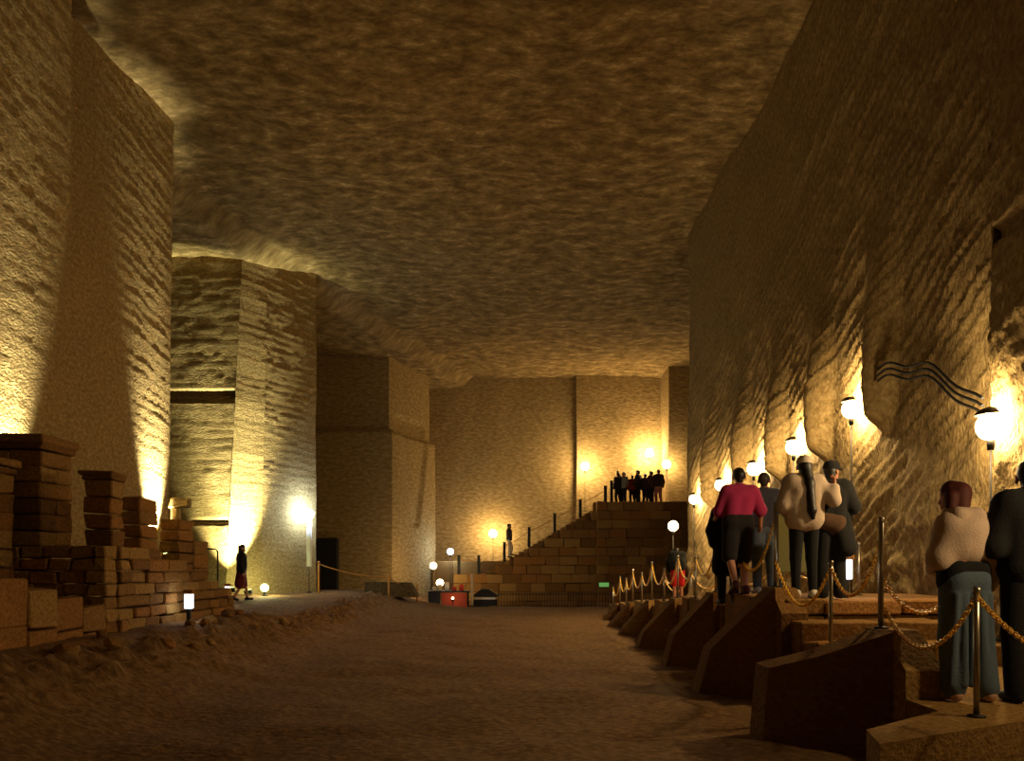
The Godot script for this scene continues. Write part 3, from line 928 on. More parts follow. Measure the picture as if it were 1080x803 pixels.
	add_prism(cs, PackedVector2Array([Vector2(-0.6, 0.62), Vector2(0.6, 0.62), Vector2(0.15, 0.95), Vector2(-0.15, 0.95)]), Vector3(0, 0, 0.3), Vector3(1, 0, 0), Vector3(0, 1, 0), Vector3(0, 0, -0.6))
	part("cover", done(cs), M.dark_steel, c)
	part("white_band", box_mesh(Vector3(-0.45, 0.5, -0.25), Vector3(0.45, 0.6, 0.28), 0.02), plain(Color(0.85, 0.83, 0.78)), c)
	part("box", box_mesh(Vector3(-0.5, 0.12, -0.25), Vector3(0.5, 0.5, 0.25), 0.02), M.black, c)
	for k in 4:
		part("wheel", lathe_mesh([Vector2(0, -0.03), Vector2(0.1, -0.03), Vector2(0.1, 0.03), Vector2(0, 0.03)], 12), M.black, c, Vector3(-0.35 + 0.7 * (k % 2), 0.1, -0.2 + 0.4 * (k / 2))).rotation.x = PI / 2
	# white post
	var wp := px(498, 640, 33.6)
	var w := thing("marker_post", "slim white marker post at the brow of the floor", "post", Vector3(wp.x, 0.0, wp.z))
	part("pole", lathe_mesh([Vector2(0, 0), Vector2(0.05, 0), Vector2(0.05, 1.28), Vector2(0, 1.3)], 10), plain(Color(0.82, 0.74, 0.6), 0.6), w)
	part("foot", lathe_mesh([Vector2(0, 0), Vector2(0.14, 0), Vector2(0.12, 0.05), Vector2(0.05, 0.06)], 12), M.dark_steel, w)
	# slab and rope posts by the lit pillar
	var sl := thing("leaning_slab", "grey stone slab with a sloping end lying at the foot of the dark pillar", "slab", Vector3(-4.6, floor_h(-4.6, 31.5) - 0.05, -31.5))
	var ss := st_new()
	add_prism(ss, PackedVector2Array([Vector2(-0.75, 0), Vector2(1.15, 0), Vector2(0.85, 0.52), Vector2(-0.75, 0.55)]), Vector3(0, 0, 0.5), Vector3(1, 0, 0), Vector3(0, 1, 0), Vector3(0, 0, -1.0))
	part("slab", done(ss), M.grey_stone, sl)
	var chip := box_mesh(Vector3(-0.2, 0, -0.2), Vector3(0.2, 0.12, 0.2), 0.03, 0.03)
	part("broken_edge", chip, M.grey_stone, sl, Vector3(-0.95, 0, 0.2))
	var rp := []
	for a in [[336, 29.0, 1.05], [410, 30.2, 0.75], [440, 32.5, 0.6]]:
		var x: float = (a[0] - 540.0) * a[1] / FOCAL
		var q := thing("rope_post", "brown rope post by the grey slab", "post", on_floor(x, a[1]), 0, "rope posts by the grey slab")
		part("pole", lathe_mesh([Vector2(0, 0), Vector2(0.035, 0), Vector2(0.035, a[2]), Vector2(0, a[2])], 8), M.rope, q)
		part("knob", globe_mesh(0.05), M.rope, q, Vector3(0, a[2], 0))
		rp.append(on_floor(x, a[1]) + Vector3(0, a[2] - 0.05, 0))
	for i in 2:
		chain(rp[i], rp[i + 1], 0.12, false, "slack brown rope between posts by the grey slab", "ropes by the grey slab", "rope")
	# cables on the lamp lit wall
	var cable_names := ["upper cable of three sagging along the lamp lit rock wall", "middle cable of three sagging along the lamp lit rock wall", "lower cable of three sagging along the lamp lit rock wall"]
	for k in 3:
		var pts := []
		for i in 21:
			var u := i / 20.0
			var d := lerpf(12.5, 9.5, u)
			var y := lerpf(4.42, 3.35, u) - k * 0.085 + 0.24 * sin(PI * u) + 0.05 * sin(u * 14.0)
			pts.append(Vector3(5.36 - 0.12 * u, y, -d))
		var o := MeshInstance3D.new()
		o.name = numbered("wall_cable")
		o.mesh = tube_mesh(pts, 0.017, 7)
		o.material_override = M.cable
		add_child(o)
		tag(o, cable_names[k], "cable", "cables on the rock wall")

# ------------------------------------------------------------------ figures
# capsules [a, b, radius at a, radius at b] joined with a smooth minimum and meshed as surface nets
func figure(arrays: Array, caps: Array, cell: float, k: float) -> void:
	var lo := Vector3(1e9, 1e9, 1e9)
	var hi := -lo
	var pad := cell * 3.0
	for c in caps:
		var r := maxf(c[2], c[3]) + pad
		for e in 2:
			lo = lo.min(c[e] - Vector3(r, r, r))
			hi = hi.max(c[e] + Vector3(r, r, r))
	var nx := int((hi.x - lo.x) / cell) + 2
	var ny := int((hi.y - lo.y) / cell) + 2
	var nz := int((hi.z - lo.z) / cell) + 2
	var F := PackedFloat32Array()
	F.resize(nx * ny * nz)
	F.fill(1.0)
	var sx := 1
	var sy := nx
	var sz := nx * ny
	var reach := maxf(pad, k + cell)
	for c in caps:
		var a: Vector3 = c[0]
		var b: Vector3 = c[1]
		var ra: float = c[2]
		var rb: float = c[3]
		var ab := b - a
		var inv := 1.0 / maxf(ab.length_squared(), 1e-8)
		var r := maxf(ra, rb) + reach
		var p0 := ((a.min(b) - Vector3(r, r, r) - lo) / cell).floor().max(Vector3.ZERO)
		var p1 := ((a.max(b) + Vector3(r, r, r) - lo) / cell).ceil().min(Vector3(nx - 1, ny - 1, nz - 1))
		for z in range(int(p0.z), int(p1.z) + 1):
			for y in range(int(p0.y), int(p1.y) + 1):
				var at := z * sz + y * sy + int(p0.x)
				var p := lo + Vector3(int(p0.x), y, z) * cell - a
				for x in range(int(p0.x), int(p1.x) + 1):
					var t := clampf(p.dot(ab) * inv, 0.0, 1.0)
					var v := (p - ab * t).length() - (ra + (rb - ra) * t)
					var f := F[at]
					var g := k - absf(f - v)
					F[at] = minf(f, v) - (g * g / (4.0 * k) if g > 0.0 else 0.0)
					at += 1
					p.x += cell
	var verts: PackedVector3Array = arrays[0]
	var index: PackedInt32Array = arrays[1]
	var start := verts.size()
	var at_cell := {}
	var band := cell * 2.2
	var offs := [0, sx, sy, sx + sy, sz, sx + sz, sy + sz, sx + sy + sz]
	var edges := [[0, 1], [0, 2], [0, 4], [1, 3], [1, 5], [2, 3], [2, 6], [3, 7], [4, 5], [4, 6], [5, 7], [6, 7]]
	var top := F.size() - sx - sy - sz
	for i in top:
		var f := F[i]
		if f > band or f < -band: continue
		var m := 0
		for q in 8:
			if F[i + offs[q]] < 0.0: m |= 1 << q
		if m == 0 or m == 255: continue
		var sum := Vector3.ZERO
		var n := 0
		for e in edges:
			if ((m >> e[0]) & 1) == ((m >> e[1]) & 1): continue
			var fa := F[i + offs[e[0]]]
			var fb := F[i + offs[e[1]]]
			var t := fa / (fa - fb)
			var pa := Vector3(e[0] & 1, (e[0] >> 1) & 1, e[0] >> 2)
			var pb := Vector3(e[1] & 1, (e[1] >> 1) & 1, e[1] >> 2)
			sum += pa.lerp(pb, t)
			n += 1
		at_cell[i] = verts.size()
		verts.append(lo + (Vector3(i % nx, (i / nx) % ny, i / sz) + sum / n) * cell)
	var st3 := [sx, sy, sz]
	for i in at_cell:
		var inside := F[i] < 0.0
		for a in 3:
			if (F[i + st3[a]] < 0.0) == inside: continue
			var u: int = st3[(a + 1) % 3]
			var v: int = st3[(a + 2) % 3]
			var c1: int = at_cell.get(i - u, -1)
			var c2: int = at_cell.get(i - u - v, -1)
			var c3: int = at_cell.get(i - v, -1)
			if c1 < 0 or c2 < 0 or c3 < 0: continue
			var c0: int = at_cell[i]
			if inside: index.append_array(PackedInt32Array([c0, c2, c1, c0, c3, c2]))
			else: index.append_array(PackedInt32Array([c0, c1, c2, c0, c2, c3]))
	arrays[0] = verts
	arrays[1] = index

func figure_mesh(arrays: Array) -> ArrayMesh:
	var P: PackedVector3Array = arrays[0]
	var I: PackedInt32Array = arrays[1]
	var N := PackedVector3Array()
	N.resize(P.size())
	for i in range(0, I.size(), 3):
		var n := (P[I[i + 2]] - P[I[i]]).cross(P[I[i + 1]] - P[I[i]])
		N[I[i]] += n
		N[I[i + 1]] += n
		N[I[i + 2]] += n
	for i in N.size(): N[i] = N[i].normalized()
	var arr := []
	arr.resize(Mesh.ARRAY_MAX)
	arr[Mesh.ARRAY_VERTEX] = P
	arr[Mesh.ARRAY_NORMAL] = N
	arr[Mesh.ARRAY_INDEX] = I
	var am := ArrayMesh.new()
	am.add_surface_from_arrays(Mesh.PRIMITIVE_TRIANGLES, arr)
	return am

func caps_mesh(caps: Array, cell: float, k: float) -> ArrayMesh:
	var a := [PackedVector3Array(), PackedInt32Array()]
	figure(a, caps, cell, k)
	return figure_mesh(a)

# joints of a person 1.66 m tall who looks along -z; every pose moves some of them
func joints(moves := {}) -> Dictionary:
	var J := {
		"head": Vector3(0, 1.55, -0.01), "neck": Vector3(0, 1.42, 0.0), "chest": Vector3(0, 1.27, 0.0), "waist": Vector3(0, 1.05, -0.01), "pelvis": Vector3(0, 0.92, 0.0),
		"shL": Vector3(-0.17, 1.36, 0.01), "elL": Vector3(-0.23, 1.09, 0.03), "wrL": Vector3(-0.22, 0.86, -0.04),
		"shR": Vector3(0.17, 1.36, 0.01), "elR": Vector3(0.23, 1.09, 0.03), "wrR": Vector3(0.22, 0.86, -0.04),
		"hiL": Vector3(-0.085, 0.88, 0), "knL": Vector3(-0.095, 0.48, -0.02), "anL": Vector3(-0.1, 0.08, 0.02), "toL": Vector3(-0.12, 0.035, -0.13),
		"hiR": Vector3(0.085, 0.88, 0), "knR": Vector3(0.095, 0.48, -0.02), "anR": Vector3(0.1, 0.08, 0.02), "toR": Vector3(0.12, 0.035, -0.13),
		"look": Vector3(0, 0, -1),
	}
	for k in moves: J[k] = moves[k]
	return J

func torso(J: Dictionary, add: float, hem: float) -> Array:
	# two columns give the trunk its width; hem is how far below the waist the garment reaches
	var out := []
	var side: Vector3 = (J.shR - J.shL).normalized()
	var hs: Vector3 = (J.hiR - J.hiL).normalized()
	var low: Vector3 = J.waist.lerp(J.pelvis, hem)
	for s in [-1.0, 1.0]:
		out.append([J.chest + side * s * 0.075, J.waist + hs * s * 0.06, 0.105 + add, 0.092 + add])
		out.append([J.waist + hs * s * 0.06, low + hs * s * 0.065, 0.092 + add, 0.102 + add])
	out.append([J.shL.lerp(J.shR, 0.12), J.shL.lerp(J.shR, 0.88), 0.068 + add, 0.068 + add])
	out.append([J.chest + Vector3(0, 0.04, 0), J.neck - Vector3(0, 0.03, 0), 0.1 + add, 0.055 + add])
	return out

func arm(J: Dictionary, s: String, add: float, reach := 1.0) -> Array:
	var wr: Vector3 = J["el" + s].lerp(J["wr" + s], reach)
	return [[J["sh" + s], J["el" + s], 0.052 + add, 0.041 + add], [J["el" + s], wr, 0.041 + add, 0.03 + add]]

func leg(J: Dictionary, s: String, add: float, reach := 1.0, flare := 0.0) -> Array:
	var an: Vector3 = J["kn" + s].lerp(J["an" + s], reach)
	return [[J["hi" + s], J["kn" + s], 0.085 + add, 0.056 + add + flare * 0.5], [J["kn" + s], an, 0.056 + add + flare * 0.5, 0.038 + add + flare]]

func head_caps(J: Dictionary) -> Array:
	var h: Vector3 = J.head
	var f: Vector3 = J.look.normalized()
	var r := f.cross(Vector3.UP).normalized()
	var u := r.cross(f)
	return [
		[h + u * 0.035 + f * 0.01, h + u * 0.03 - f * 0.03, 0.077, 0.078], [h + u * 0.0 + f * 0.03, h - u * 0.06 + f * 0.055, 0.064, 0.042],
		[h + u * 0.0 + f * 0.088, h - u * 0.03 + f * 0.103, 0.009, 0.014], [h - u * 0.065 + f * 0.083, h - u * 0.067 + f * 0.086, 0.016, 0.016],
		[h - r * 0.078 + u * 0.01, h - r * 0.08 - u * 0.03, 0.014, 0.01], [h + r * 0.078 + u * 0.01, h + r * 0.08 - u * 0.03, 0.014, 0.01],
		[h + u * 0.035 + f * 0.078 - r * 0.03, h + u * 0.035 + f * 0.078 + r * 0.03, 0.012, 0.012],
		[J.neck, h - u * 0.04 - f * 0.015, 0.05, 0.048],
	]

func hand_caps(J: Dictionary, s: String) -> Array:
	var w: Vector3 = J["wr" + s]
	var dir: Vector3 = (w - J["el" + s]).normalized()
	var out := Vector3(-1 if s == "L" else 1, 0, 0)
	var across := Vector3(0, 0, -1)
	across = (across - dir * across.dot(dir)).normalized()
	if across.length() < 0.3: across = (Vector3(0, 1, 0) - dir * dir.y).normalized()
	var palm := dir.cross(across).normalized()
	if palm.dot(out) > 0: palm = -palm                         # the palm looks to the body and the fingers curl that way
	var caps := [[w, w + dir * 0.03, 0.026, 0.026], [w + dir * 0.035 - across * 0.02, w + dir * 0.075 - across * 0.026, 0.017, 0.014], [w + dir * 0.035 + across * 0.02, w + dir * 0.078 + across * 0.026, 0.017, 0.014], [w + dir * 0.05, w + dir * 0.08, 0.018, 0.015]]
	var long := [0.068, 0.078, 0.072, 0.055]
	for i in 4:
		var o := (1.5 - i) * 0.018
		var k0 := w + dir * 0.082 + across * o
		var k1: Vector3 = k0 + dir * long[i] * 0.5 + palm * 0.008 + across * o * 0.15
		var k2: Vector3 = k1 + dir * long[i] * 0.35 + palm * 0.02
		caps.append([k0, k1, 0.0088, 0.008])
		caps.append([k1, k2, 0.008, 0.0068])
	var t0 := w + dir * 0.025 + across * 0.026
	var t1 := t0 + dir * 0.035 + across * 0.024 + palm * 0.01
	caps.append([t0, t1, 0.011, 0.0095])
	caps.append([t1, t1 + dir * 0.032 + palm * 0.008, 0.0095, 0.0075])
	return caps

func moved(J: Dictionary, names: Array, by: Vector3) -> void:
	for n in names: J[n] += by

func body(t: Node3D, J: Dictionary, fine: bool, skin: Material) -> void:
	var a := [PackedVector3Array(), PackedInt32Array()]
	var caps := torso(J, 0.0, 1.0)
	for s in ["L", "R"]:
		caps += arm(J, s, 0.0)
		caps += leg(J, s, 0.0)
		caps.append([J["an" + s], J["to" + s], 0.036, 0.03])
	figure(a, caps + ([] if fine else head_caps(J)), 0.018 if fine else 0.03, 0.03)
	if fine:
		figure(a, head_caps(J), 0.006, 0.014)
		for s in ["L", "R"]: figure(a, hand_caps(J, s), 0.0045, 0.006)
	part("body", figure_mesh(a), skin, t)
	if fine:
		var f: Vector3 = J.look.normalized()
		var r := f.cross(Vector3.UP).normalized()
		for s in [-1.0, 1.0]:
			part("eye", globe_mesh(0.011), M.black, t, J.head + Vector3(0, 0.014, 0) + f * 0.074 + r * s * 0.03)

func hair_short(J: Dictionary) -> Array:
	var h: Vector3 = J.head
	var f: Vector3 = J.look.normalized()
	return [[h + Vector3(0, 0.05, 0) + f * 0.015, h + Vector3(0, 0.03, 0) - f * 0.035, 0.08, 0.083], [h - f * 0.045, h - f * 0.05 - Vector3(0, 0.04, 0), 0.062, 0.05]]

func shoes(t: Node3D, J: Dictionary, m: Material, cell := 0.012) -> void:
	for s in ["L", "R"]:
		part("shoe", caps_mesh([[J["an" + s] + Vector3(0, -0.02, 0.02), J["to" + s], 0.048, 0.036], [J["an" + s] + Vector3(0, -0.03, 0.03), J["an" + s] + Vector3(0, 0.01, 0), 0.045, 0.046]], cell, 0.02), m, t)

func at_px(x: float, d: float, y: float) -> Vector3:
	return Vector3((x - 540.0) * d / FOCAL, y, -d)

func build_people() -> void:
	# --- woman in a pale hooded sweater and wide jeans, on the landing
	var J := joints({"shL": Vector3(-0.15, 1.33, 0.01), "shR": Vector3(0.15, 1.33, 0.01), "head": Vector3(-0.05, 1.545, -0.05), "neck": Vector3(-0.02, 1.41, -0.02), "look": Vector3(-0.75, -0.12, -0.66), "anR": Vector3(0.13, 0.08, 0.08), "toR": Vector3(0.17, 0.035, -0.06), "knR": Vector3(0.12, 0.48, 0.0), "wrR": Vector3(0.27, 0.84, -0.1), "elR": Vector3(0.26, 1.09, 0.0), "wrL": Vector3(-0.12, 1.0, -0.2), "elL": Vector3(-0.21, 1.08, -0.02)})
	var t := thing("person", "person in a pale hooded sweater and wide faded jeans on the landing", "person", Vector3(3.42, 0.5, -6.45), 0.15)
	body(t, J, true, M.skin)
	var raised := J.duplicate()
	raised.waist = J.waist + Vector3(0, 0.12, 0)
	var top := torso(raised, 0.035, 0.0) + arm(J, "L", 0.03, 0.9) + arm(J, "R", 0.03, 0.9)
	top.append([J.neck + Vector3(0.06, -0.06, 0.02), J.elR + Vector3(-0.01, 0.0, 0.02), 0.065, 0.085])       # batwing sleeves
	top.append([J.neck + Vector3(-0.06, -0.06, 0.02), J.elL + Vector3(0.01, 0.0, 0.02), 0.065, 0.085])
	top.append([J.elR + Vector3(-0.01, 0, 0.02), J.waist + Vector3(0.12, 0.08, 0.02), 0.075, 0.075])
	top.append([J.chest + Vector3(0, 0, 0.04), J.waist + Vector3(0, 0.12, 0.04), 0.12, 0.12])
	top.append([J.elL + Vector3(0.01, 0, 0.02), J.waist + Vector3(-0.12, 0.08, 0.02), 0.07, 0.075])
	top.append([J.elR, J.elR.lerp(J.wrR, 0.6) + Vector3(0.0, 0, 0.02), 0.085, 0.055])
	var cream := cloth(Color(0.78, 0.68, 0.6), 0.5)
	var sw := part("sweater", caps_mesh(top, 0.015, 0.05), cream, t)
	part("hood", caps_mesh([[J.neck + Vector3(-0.07, -0.01, 0.07), J.neck + Vector3(0.07, -0.02, 0.08), 0.062, 0.07], [J.neck + Vector3(-0.1, 0.0, 0.0), J.neck + Vector3(-0.07, -0.02, 0.08), 0.05, 0.06], [J.neck + Vector3(0.1, 0.0, 0.0), J.neck + Vector3(0.07, -0.03, 0.08), 0.05, 0.065]], 0.012, 0.03), cream, sw)
	var h: Vector3 = J.head
	part("hair", caps_mesh(hair_short(J) + [[h + Vector3(0.03, 0.02, 0.03), h + Vector3(0.03, -0.1, 0.04), 0.078, 0.06], [h + Vector3(-0.05, 0.0, 0.04), h + Vector3(-0.05, -0.11, 0.03), 0.05, 0.04]], 0.008, 0.02), M.hair_red, t)
	part("belt", caps_mesh([[J.waist + Vector3(-0.08, -0.06, 0.0), J.waist + Vector3(0.08, -0.06, 0.0), 0.118, 0.118], [J.waist + Vector3(-0.08, -0.14, 0.0), J.waist + Vector3(0.08, -0.14, 0.0), 0.125, 0.125]], 0.014, 0.03), cloth(Color(0.03, 0.028, 0.03)), t)
	var jeans := [[J.pelvis + Vector3(-0.07, 0, 0), J.pelvis + Vector3(0.07, 0, 0), 0.125, 0.125]] + leg(J, "L", 0.025, 0.93, 0.025) + leg(J, "R", 0.025, 0.93, 0.025)
	for k in 5:                                                     # folds of the wide cloth
		var x := -0.16 + k * 0.085
		jeans.append([Vector3(x * 0.8, 0.8, 0.09), Vector3(x, 0.14, 0.1 if k % 2 else 0.07), 0.022, 0.03])
	part("jeans", caps_mesh(jeans, 0.014, 0.025), cloth(Color(0.3, 0.36, 0.42)), t)
	shoes(t, J, plain(Color(0.7, 0.55, 0.45), 0.7))
	# --- person in black at the frame edge
	J = joints({"look": Vector3(0.3, 0.1, -1), "wrL": Vector3(-0.2, 1.12, -0.18), "elL": Vector3(-0.25, 1.08, 0.02)})
	t = thing("person", "tall person in a black jacket with a light collar beside the hooded sweater", "person", Vector3(3.86, 0.5, -6.35), -0.1)
	t.scale = Vector3(1.08, 1.08, 1.08)
	body(t, J, true, M.skin)
	part("jacket", caps_mesh(torso(J, 0.05, 0.9) + arm(J, "L", 0.04, 0.95) + arm(J, "R", 0.04, 0.95), 0.015, 0.04), cloth(Color(0.045, 0.042, 0.045)), t)
	part("collar", caps_mesh([[J.neck + Vector3(-0.06, -0.03, 0.04), J.neck + Vector3(0.06, -0.03, 0.04), 0.05, 0.05]], 0.01, 0.02), cloth(Color(0.4, 0.36, 0.3)), t)
	part("trousers", caps_mesh([[J.pelvis + Vector3(-0.07, 0, 0), J.pelvis + Vector3(0.07, 0, 0), 0.12, 0.12]] + leg(J, "L", 0.025, 1.0, 0.015) + leg(J, "R", 0.025, 1.0, 0.015), 0.015, 0.025), cloth(Color(0.03, 0.03, 0.034)), t)
	part("hair", caps_mesh(hair_short(J), 0.008, 0.02), M.hair_dark, t)
	shoes(t, J, M.black)
	# --- the couple in caps
	J = joints({"look": Vector3(0.1, 0.0, -1), "elR": Vector3(0.31, 1.15, 0.12), "wrR": Vector3(0.32, 1.3, 0.1), "elL": Vector3(-0.25, 1.1, 0.02), "wrL": Vector3(-0.14, 1.02, -0.17)})
	t = thing("person", "person with long dark hair, white cap and loose pale sweater", "person", at_px(848, 9.95, 1.15))
	t.scale = Vector3(0.98, 0.99, 0.98)
	body(t, J, true, M.skin)
	var pale := cloth(Color(0.68, 0.6, 0.52), 0.4)
	part("sweater", caps_mesh(torso(J, 0.05, 0.95) + arm(J, "L", 0.045, 0.95) + arm(J, "R", 0.036, 0.92) + [[J.chest + Vector3(-0.13, -0.1, 0.02), J.pelvis + Vector3(-0.13, 0.03, 0.02), 0.1, 0.1], [J.chest + Vector3(0.13, -0.1, 0.02), J.pelvis + Vector3(0.13, 0.03, 0.02), 0.1, 0.1]], 0.015, 0.04), pale, t)
	part("trousers", caps_mesh([[J.pelvis + Vector3(-0.06, -0.02, 0), J.pelvis + Vector3(0.06, -0.02, 0), 0.11, 0.11]] + leg(J, "L", 0.012) + leg(J, "R", 0.012), 0.015, 0.02), cloth(Color(0.025, 0.025, 0.032)), t)
	h = J.head
	part("hair", caps_mesh(hair_short(J) + [[h + Vector3(0, 0, 0.04), Vector3(0.02, 1.33, 0.12), 0.078, 0.062], [Vector3(0.02, 1.35, 0.12), Vector3(0.04, 1.03, 0.17), 0.06, 0.045], [Vector3(0.04, 1.03, 0.17), Vector3(0.05, 0.94, 0.17), 0.045, 0.022]], 0.01, 0.03), M.hair_dark, t)
	cap(t, J, cloth(Color(0.78, 0.72, 0.64)))
	shoes(t, J, plain(Color(0.75, 0.72, 0.68), 0.6))
	J = joints({"look": Vector3(0.8, 0.0, -0.6), "head": Vector3(0.02, 1.55, -0.02), "elR": Vector3(0.27, 1.12, 0.0), "wrR": Vector3(0.15, 1.0, -0.2)})
	t = thing("person", "person in a black cap, black top and dark layers, held round the shoulders", "person", at_px(876, 10.05, 1.15), -0.1)
	t.scale = Vector3(0.95, 0.96, 0.95)
	body(t, J, true, M.skin)
	part("top", caps_mesh(torso(J, 0.035, 0.5) + arm(J, "L", 0.04, 0.25) + arm(J, "R", 0.05, 0.2), 0.015, 0.04), cloth(Color(0.03, 0.028, 0.03)), t)
	part("shirt_hem", caps_mesh([[J.waist + Vector3(-0.09, -0.08, 0.03), J.waist + Vector3(0.06, -0.1, 0.04), 0.125, 0.12], [J.pelvis + Vector3(-0.08, 0.02, 0.03), J.pelvis + Vector3(0.05, -0.03, 0.03), 0.13, 0.125]], 0.014, 0.03), cloth(Color(0.3, 0.2, 0.12)), t)
	part("coat", caps_mesh([[J.waist + Vector3(0.13, 0.05, 0.0), Vector3(0.2, 0.62, 0.03), 0.085, 0.11], [Vector3(0.1, 0.85, 0.03), Vector3(0.16, 0.6, 0.06), 0.1, 0.1]], 0.015, 0.03), cloth(Color(0.03, 0.028, 0.032)), t)
	part("trousers", caps_mesh([[J.pelvis + Vector3(-0.07, 0, 0), J.pelvis + Vector3(0.07, 0, 0), 0.12, 0.12]] + leg(J, "L", 0.025, 1.0, 0.02) + leg(J, "R", 0.025, 1.0, 0.02), 0.015, 0.02), cloth(Color(0.032, 0.03, 0.034)), t)
	part("hair", caps_mesh(hair_short(J) + [[J.head + Vector3(-0.02, 0, 0.05), J.head + Vector3(-0.02, -0.1, 0.05), 0.055, 0.045]], 0.008, 0.02), M.hair_dark, t)
	cap(t, J, cloth(Color(0.035, 0.032, 0.034)))
	shoes(t, J, M.black)
	# --- man in pink leaning, a dark bag at his side
	J = joints({"head": Vector3(0.05, 1.53, -0.08), "neck": Vector3(0.04, 1.4, -0.05), "chest": Vector3(0.03, 1.25, -0.03), "shL": Vector3(-0.14, 1.34, -0.03), "shR": Vector3(0.22, 1.33, -0.03), "elR": Vector3(0.3, 1.09, 0.02), "wrR": Vector3(0.36, 0.93, -0.14), "elL": Vector3(-0.22, 1.08, -0.08), "wrL": Vector3(-0.2, 1.0, -0.28), "look": Vector3(0.2, -0.1, -1), "knL": Vector3(-0.12, 0.5, 0.03), "anL": Vector3(-0.11, 0.14, 0.22), "toL": Vector3(-0.13, 0.03, 0.1), "knR": Vector3(0.1, 0.48, -0.06)})
	t = thing("person", "person in a pink shirt and dark shorts stepping up at the chain", "person", at_px(778, 11.5, 1.15), 0.1)
	t.scale = Vector3(1.04, 1.04, 1.04)
	body(t, J, true, M.skin)
	part("shirt", caps_mesh(torso(J, 0.03, 0.6) + arm(J, "L", 0.03, 0.1) + arm(J, "R", 0.035, 0.1), 0.014, 0.035), cloth(Color(0.62, 0.14, 0.33)), t)
	part("shorts", caps_mesh([[J.pelvis + Vector3(-0.08, 0.02, 0.02), J.pelvis + Vector3(0.08, 0.02, 0.02), 0.135, 0.135]] + [[J.hiL, J.knL, 0.12, 0.1], [J.hiR, J.knR, 0.12, 0.1]], 0.014, 0.025), cloth(Color(0.1, 0.07, 0.06)), t)
	part("hair", caps_mesh(hair_short(J), 0.008, 0.02), M.hair_dark, t)
	shoes(t, J, plain(Color(0.3, 0.06, 0.06), 0.7))
	# the companion in front of him, in a dark jacket
	J = joints({"look": Vector3(0.3, -0.1, -1), "wrR": Vector3(0.2, 1.05, -0.2)})
	t = thing("person", "person in a grey blue shirt and light jeans behind the pink shirt", "person", at_px(806, 12.0, 1.15))
	t.scale = Vector3(1.02, 1.02, 1.02)
	body(t, J, true, M.skin)
	part("shirt", caps_mesh(torso(J, 0.03, 0.8) + arm(J, "L", 0.03, 0.1) + arm(J, "R", 0.03, 0.1), 0.015, 0.035), cloth(Color(0.2, 0.2, 0.26)), t)
	part("jeans", caps_mesh([[J.pelvis + Vector3(-0.07, 0, 0), J.pelvis + Vector3(0.07, 0, 0), 0.12, 0.12]] + leg(J, "L", 0.02) + leg(J, "R", 0.02), 0.015, 0.02), cloth(Color(0.3, 0.34, 0.4)), t)
	part("hair", caps_mesh(hair_short(J), 0.008, 0.02), plain(Color(0.16, 0.12, 0.1), 0.6), t)
	shoes(t, J, plain(Color(0.7, 0.7, 0.7), 0.6))
	J = joints({"look": Vector3(0.1, -0.05, -1), "elL": Vector3(-0.26, 1.1, 0.06), "wrL": Vector3(-0.22, 0.9, 0.0)})
	t = thing("person", "person in a dark coat with a dark bag, close to the pink shirt", "person", at_px(768, 11.9, 1.0))
	t.scale = Vector3(0.93, 0.93, 0.93)
	body(t, J, true, M.skin)
	part("coat", caps_mesh(torso(J, 0.055, 1.0) + arm(J, "L", 0.045, 0.9) + arm(J, "R", 0.045, 0.9) + [[Vector3(-0.08, 0.9, 0.0), Vector3(-0.1, 0.55, 0.02), 0.14, 0.15], [Vector3(0.08, 0.9, 0.0), Vector3(0.1, 0.55, 0.02), 0.14, 0.15]], 0.016, 0.04), cloth(Color(0.06, 0.05, 0.045)), t)
	part("hair", caps_mesh(hair_short(J), 0.009, 0.02), M.hair_dark, t)
	part("trousers", caps_mesh(leg(J, "L", 0.02) + leg(J, "R", 0.02), 0.016, 0.02), cloth(Color(0.05, 0.045, 0.04)), t)
	shoes(t, J, M.black)
	# --- child with red shorts farther along, bending down
	J = joints({"head": Vector3(0.0, 1.36, -0.3), "neck": Vector3(0, 1.3, -0.2), "chest": Vector3(0, 1.2, -0.14), "waist": Vector3(0, 1.03, -0.02), "shL": Vector3(-0.16, 1.27, -0.16), "shR": Vector3(0.16, 1.27, -0.16), "elL": Vector3(-0.2, 1.05, -0.3), "elR": Vector3(0.2, 1.05, -0.3), "wrL": Vector3(-0.16, 0.85, -0.36), "wrR": Vector3(0.16, 0.85, -0.36), "look": Vector3(0, -0.5, -0.85)})
	t = thing("person", "small stooping person in a black jacket and red shorts", "person", at_px(715, 17.2, 0.85))
	t.scale = Vector3(0.72, 0.72, 0.72)
	body(t, J, true, M.skin)
	part("jacket", caps_mesh(torso(J, 0.06, 0.7) + arm(J, "L", 0.05, 0.95) + arm(J, "R", 0.05, 0.95), 0.018, 0.04), cloth(Color(0.03, 0.03, 0.034)), t)
	part("shorts", caps_mesh([[J.pelvis + Vector3(-0.07, 0, 0), J.pelvis + Vector3(0.07, 0, 0), 0.125, 0.125], [J.hiL, J.knL, 0.11, 0.1], [J.hiR, J.knR, 0.11, 0.1]], 0.018, 0.025), cloth(Color(0.8, 0.1, 0.1)), t)
	part("hair", caps_mesh(hair_short(J), 0.01, 0.02), M.hair_dark, t)
	shoes(t, J, M.black)
	# --- figure by the lit pillar
	J = joints({"knL": Vector3(-0.09, 0.48, -0.12), "anL": Vector3(-0.09, 0.08, -0.16), "toL": Vector3(-0.09, 0.04, -0.3), "anR": Vector3(0.1, 0.1, 0.22), "toR": Vector3(0.1, 0.035, 0.1), "look": Vector3(0, 0, -1)})
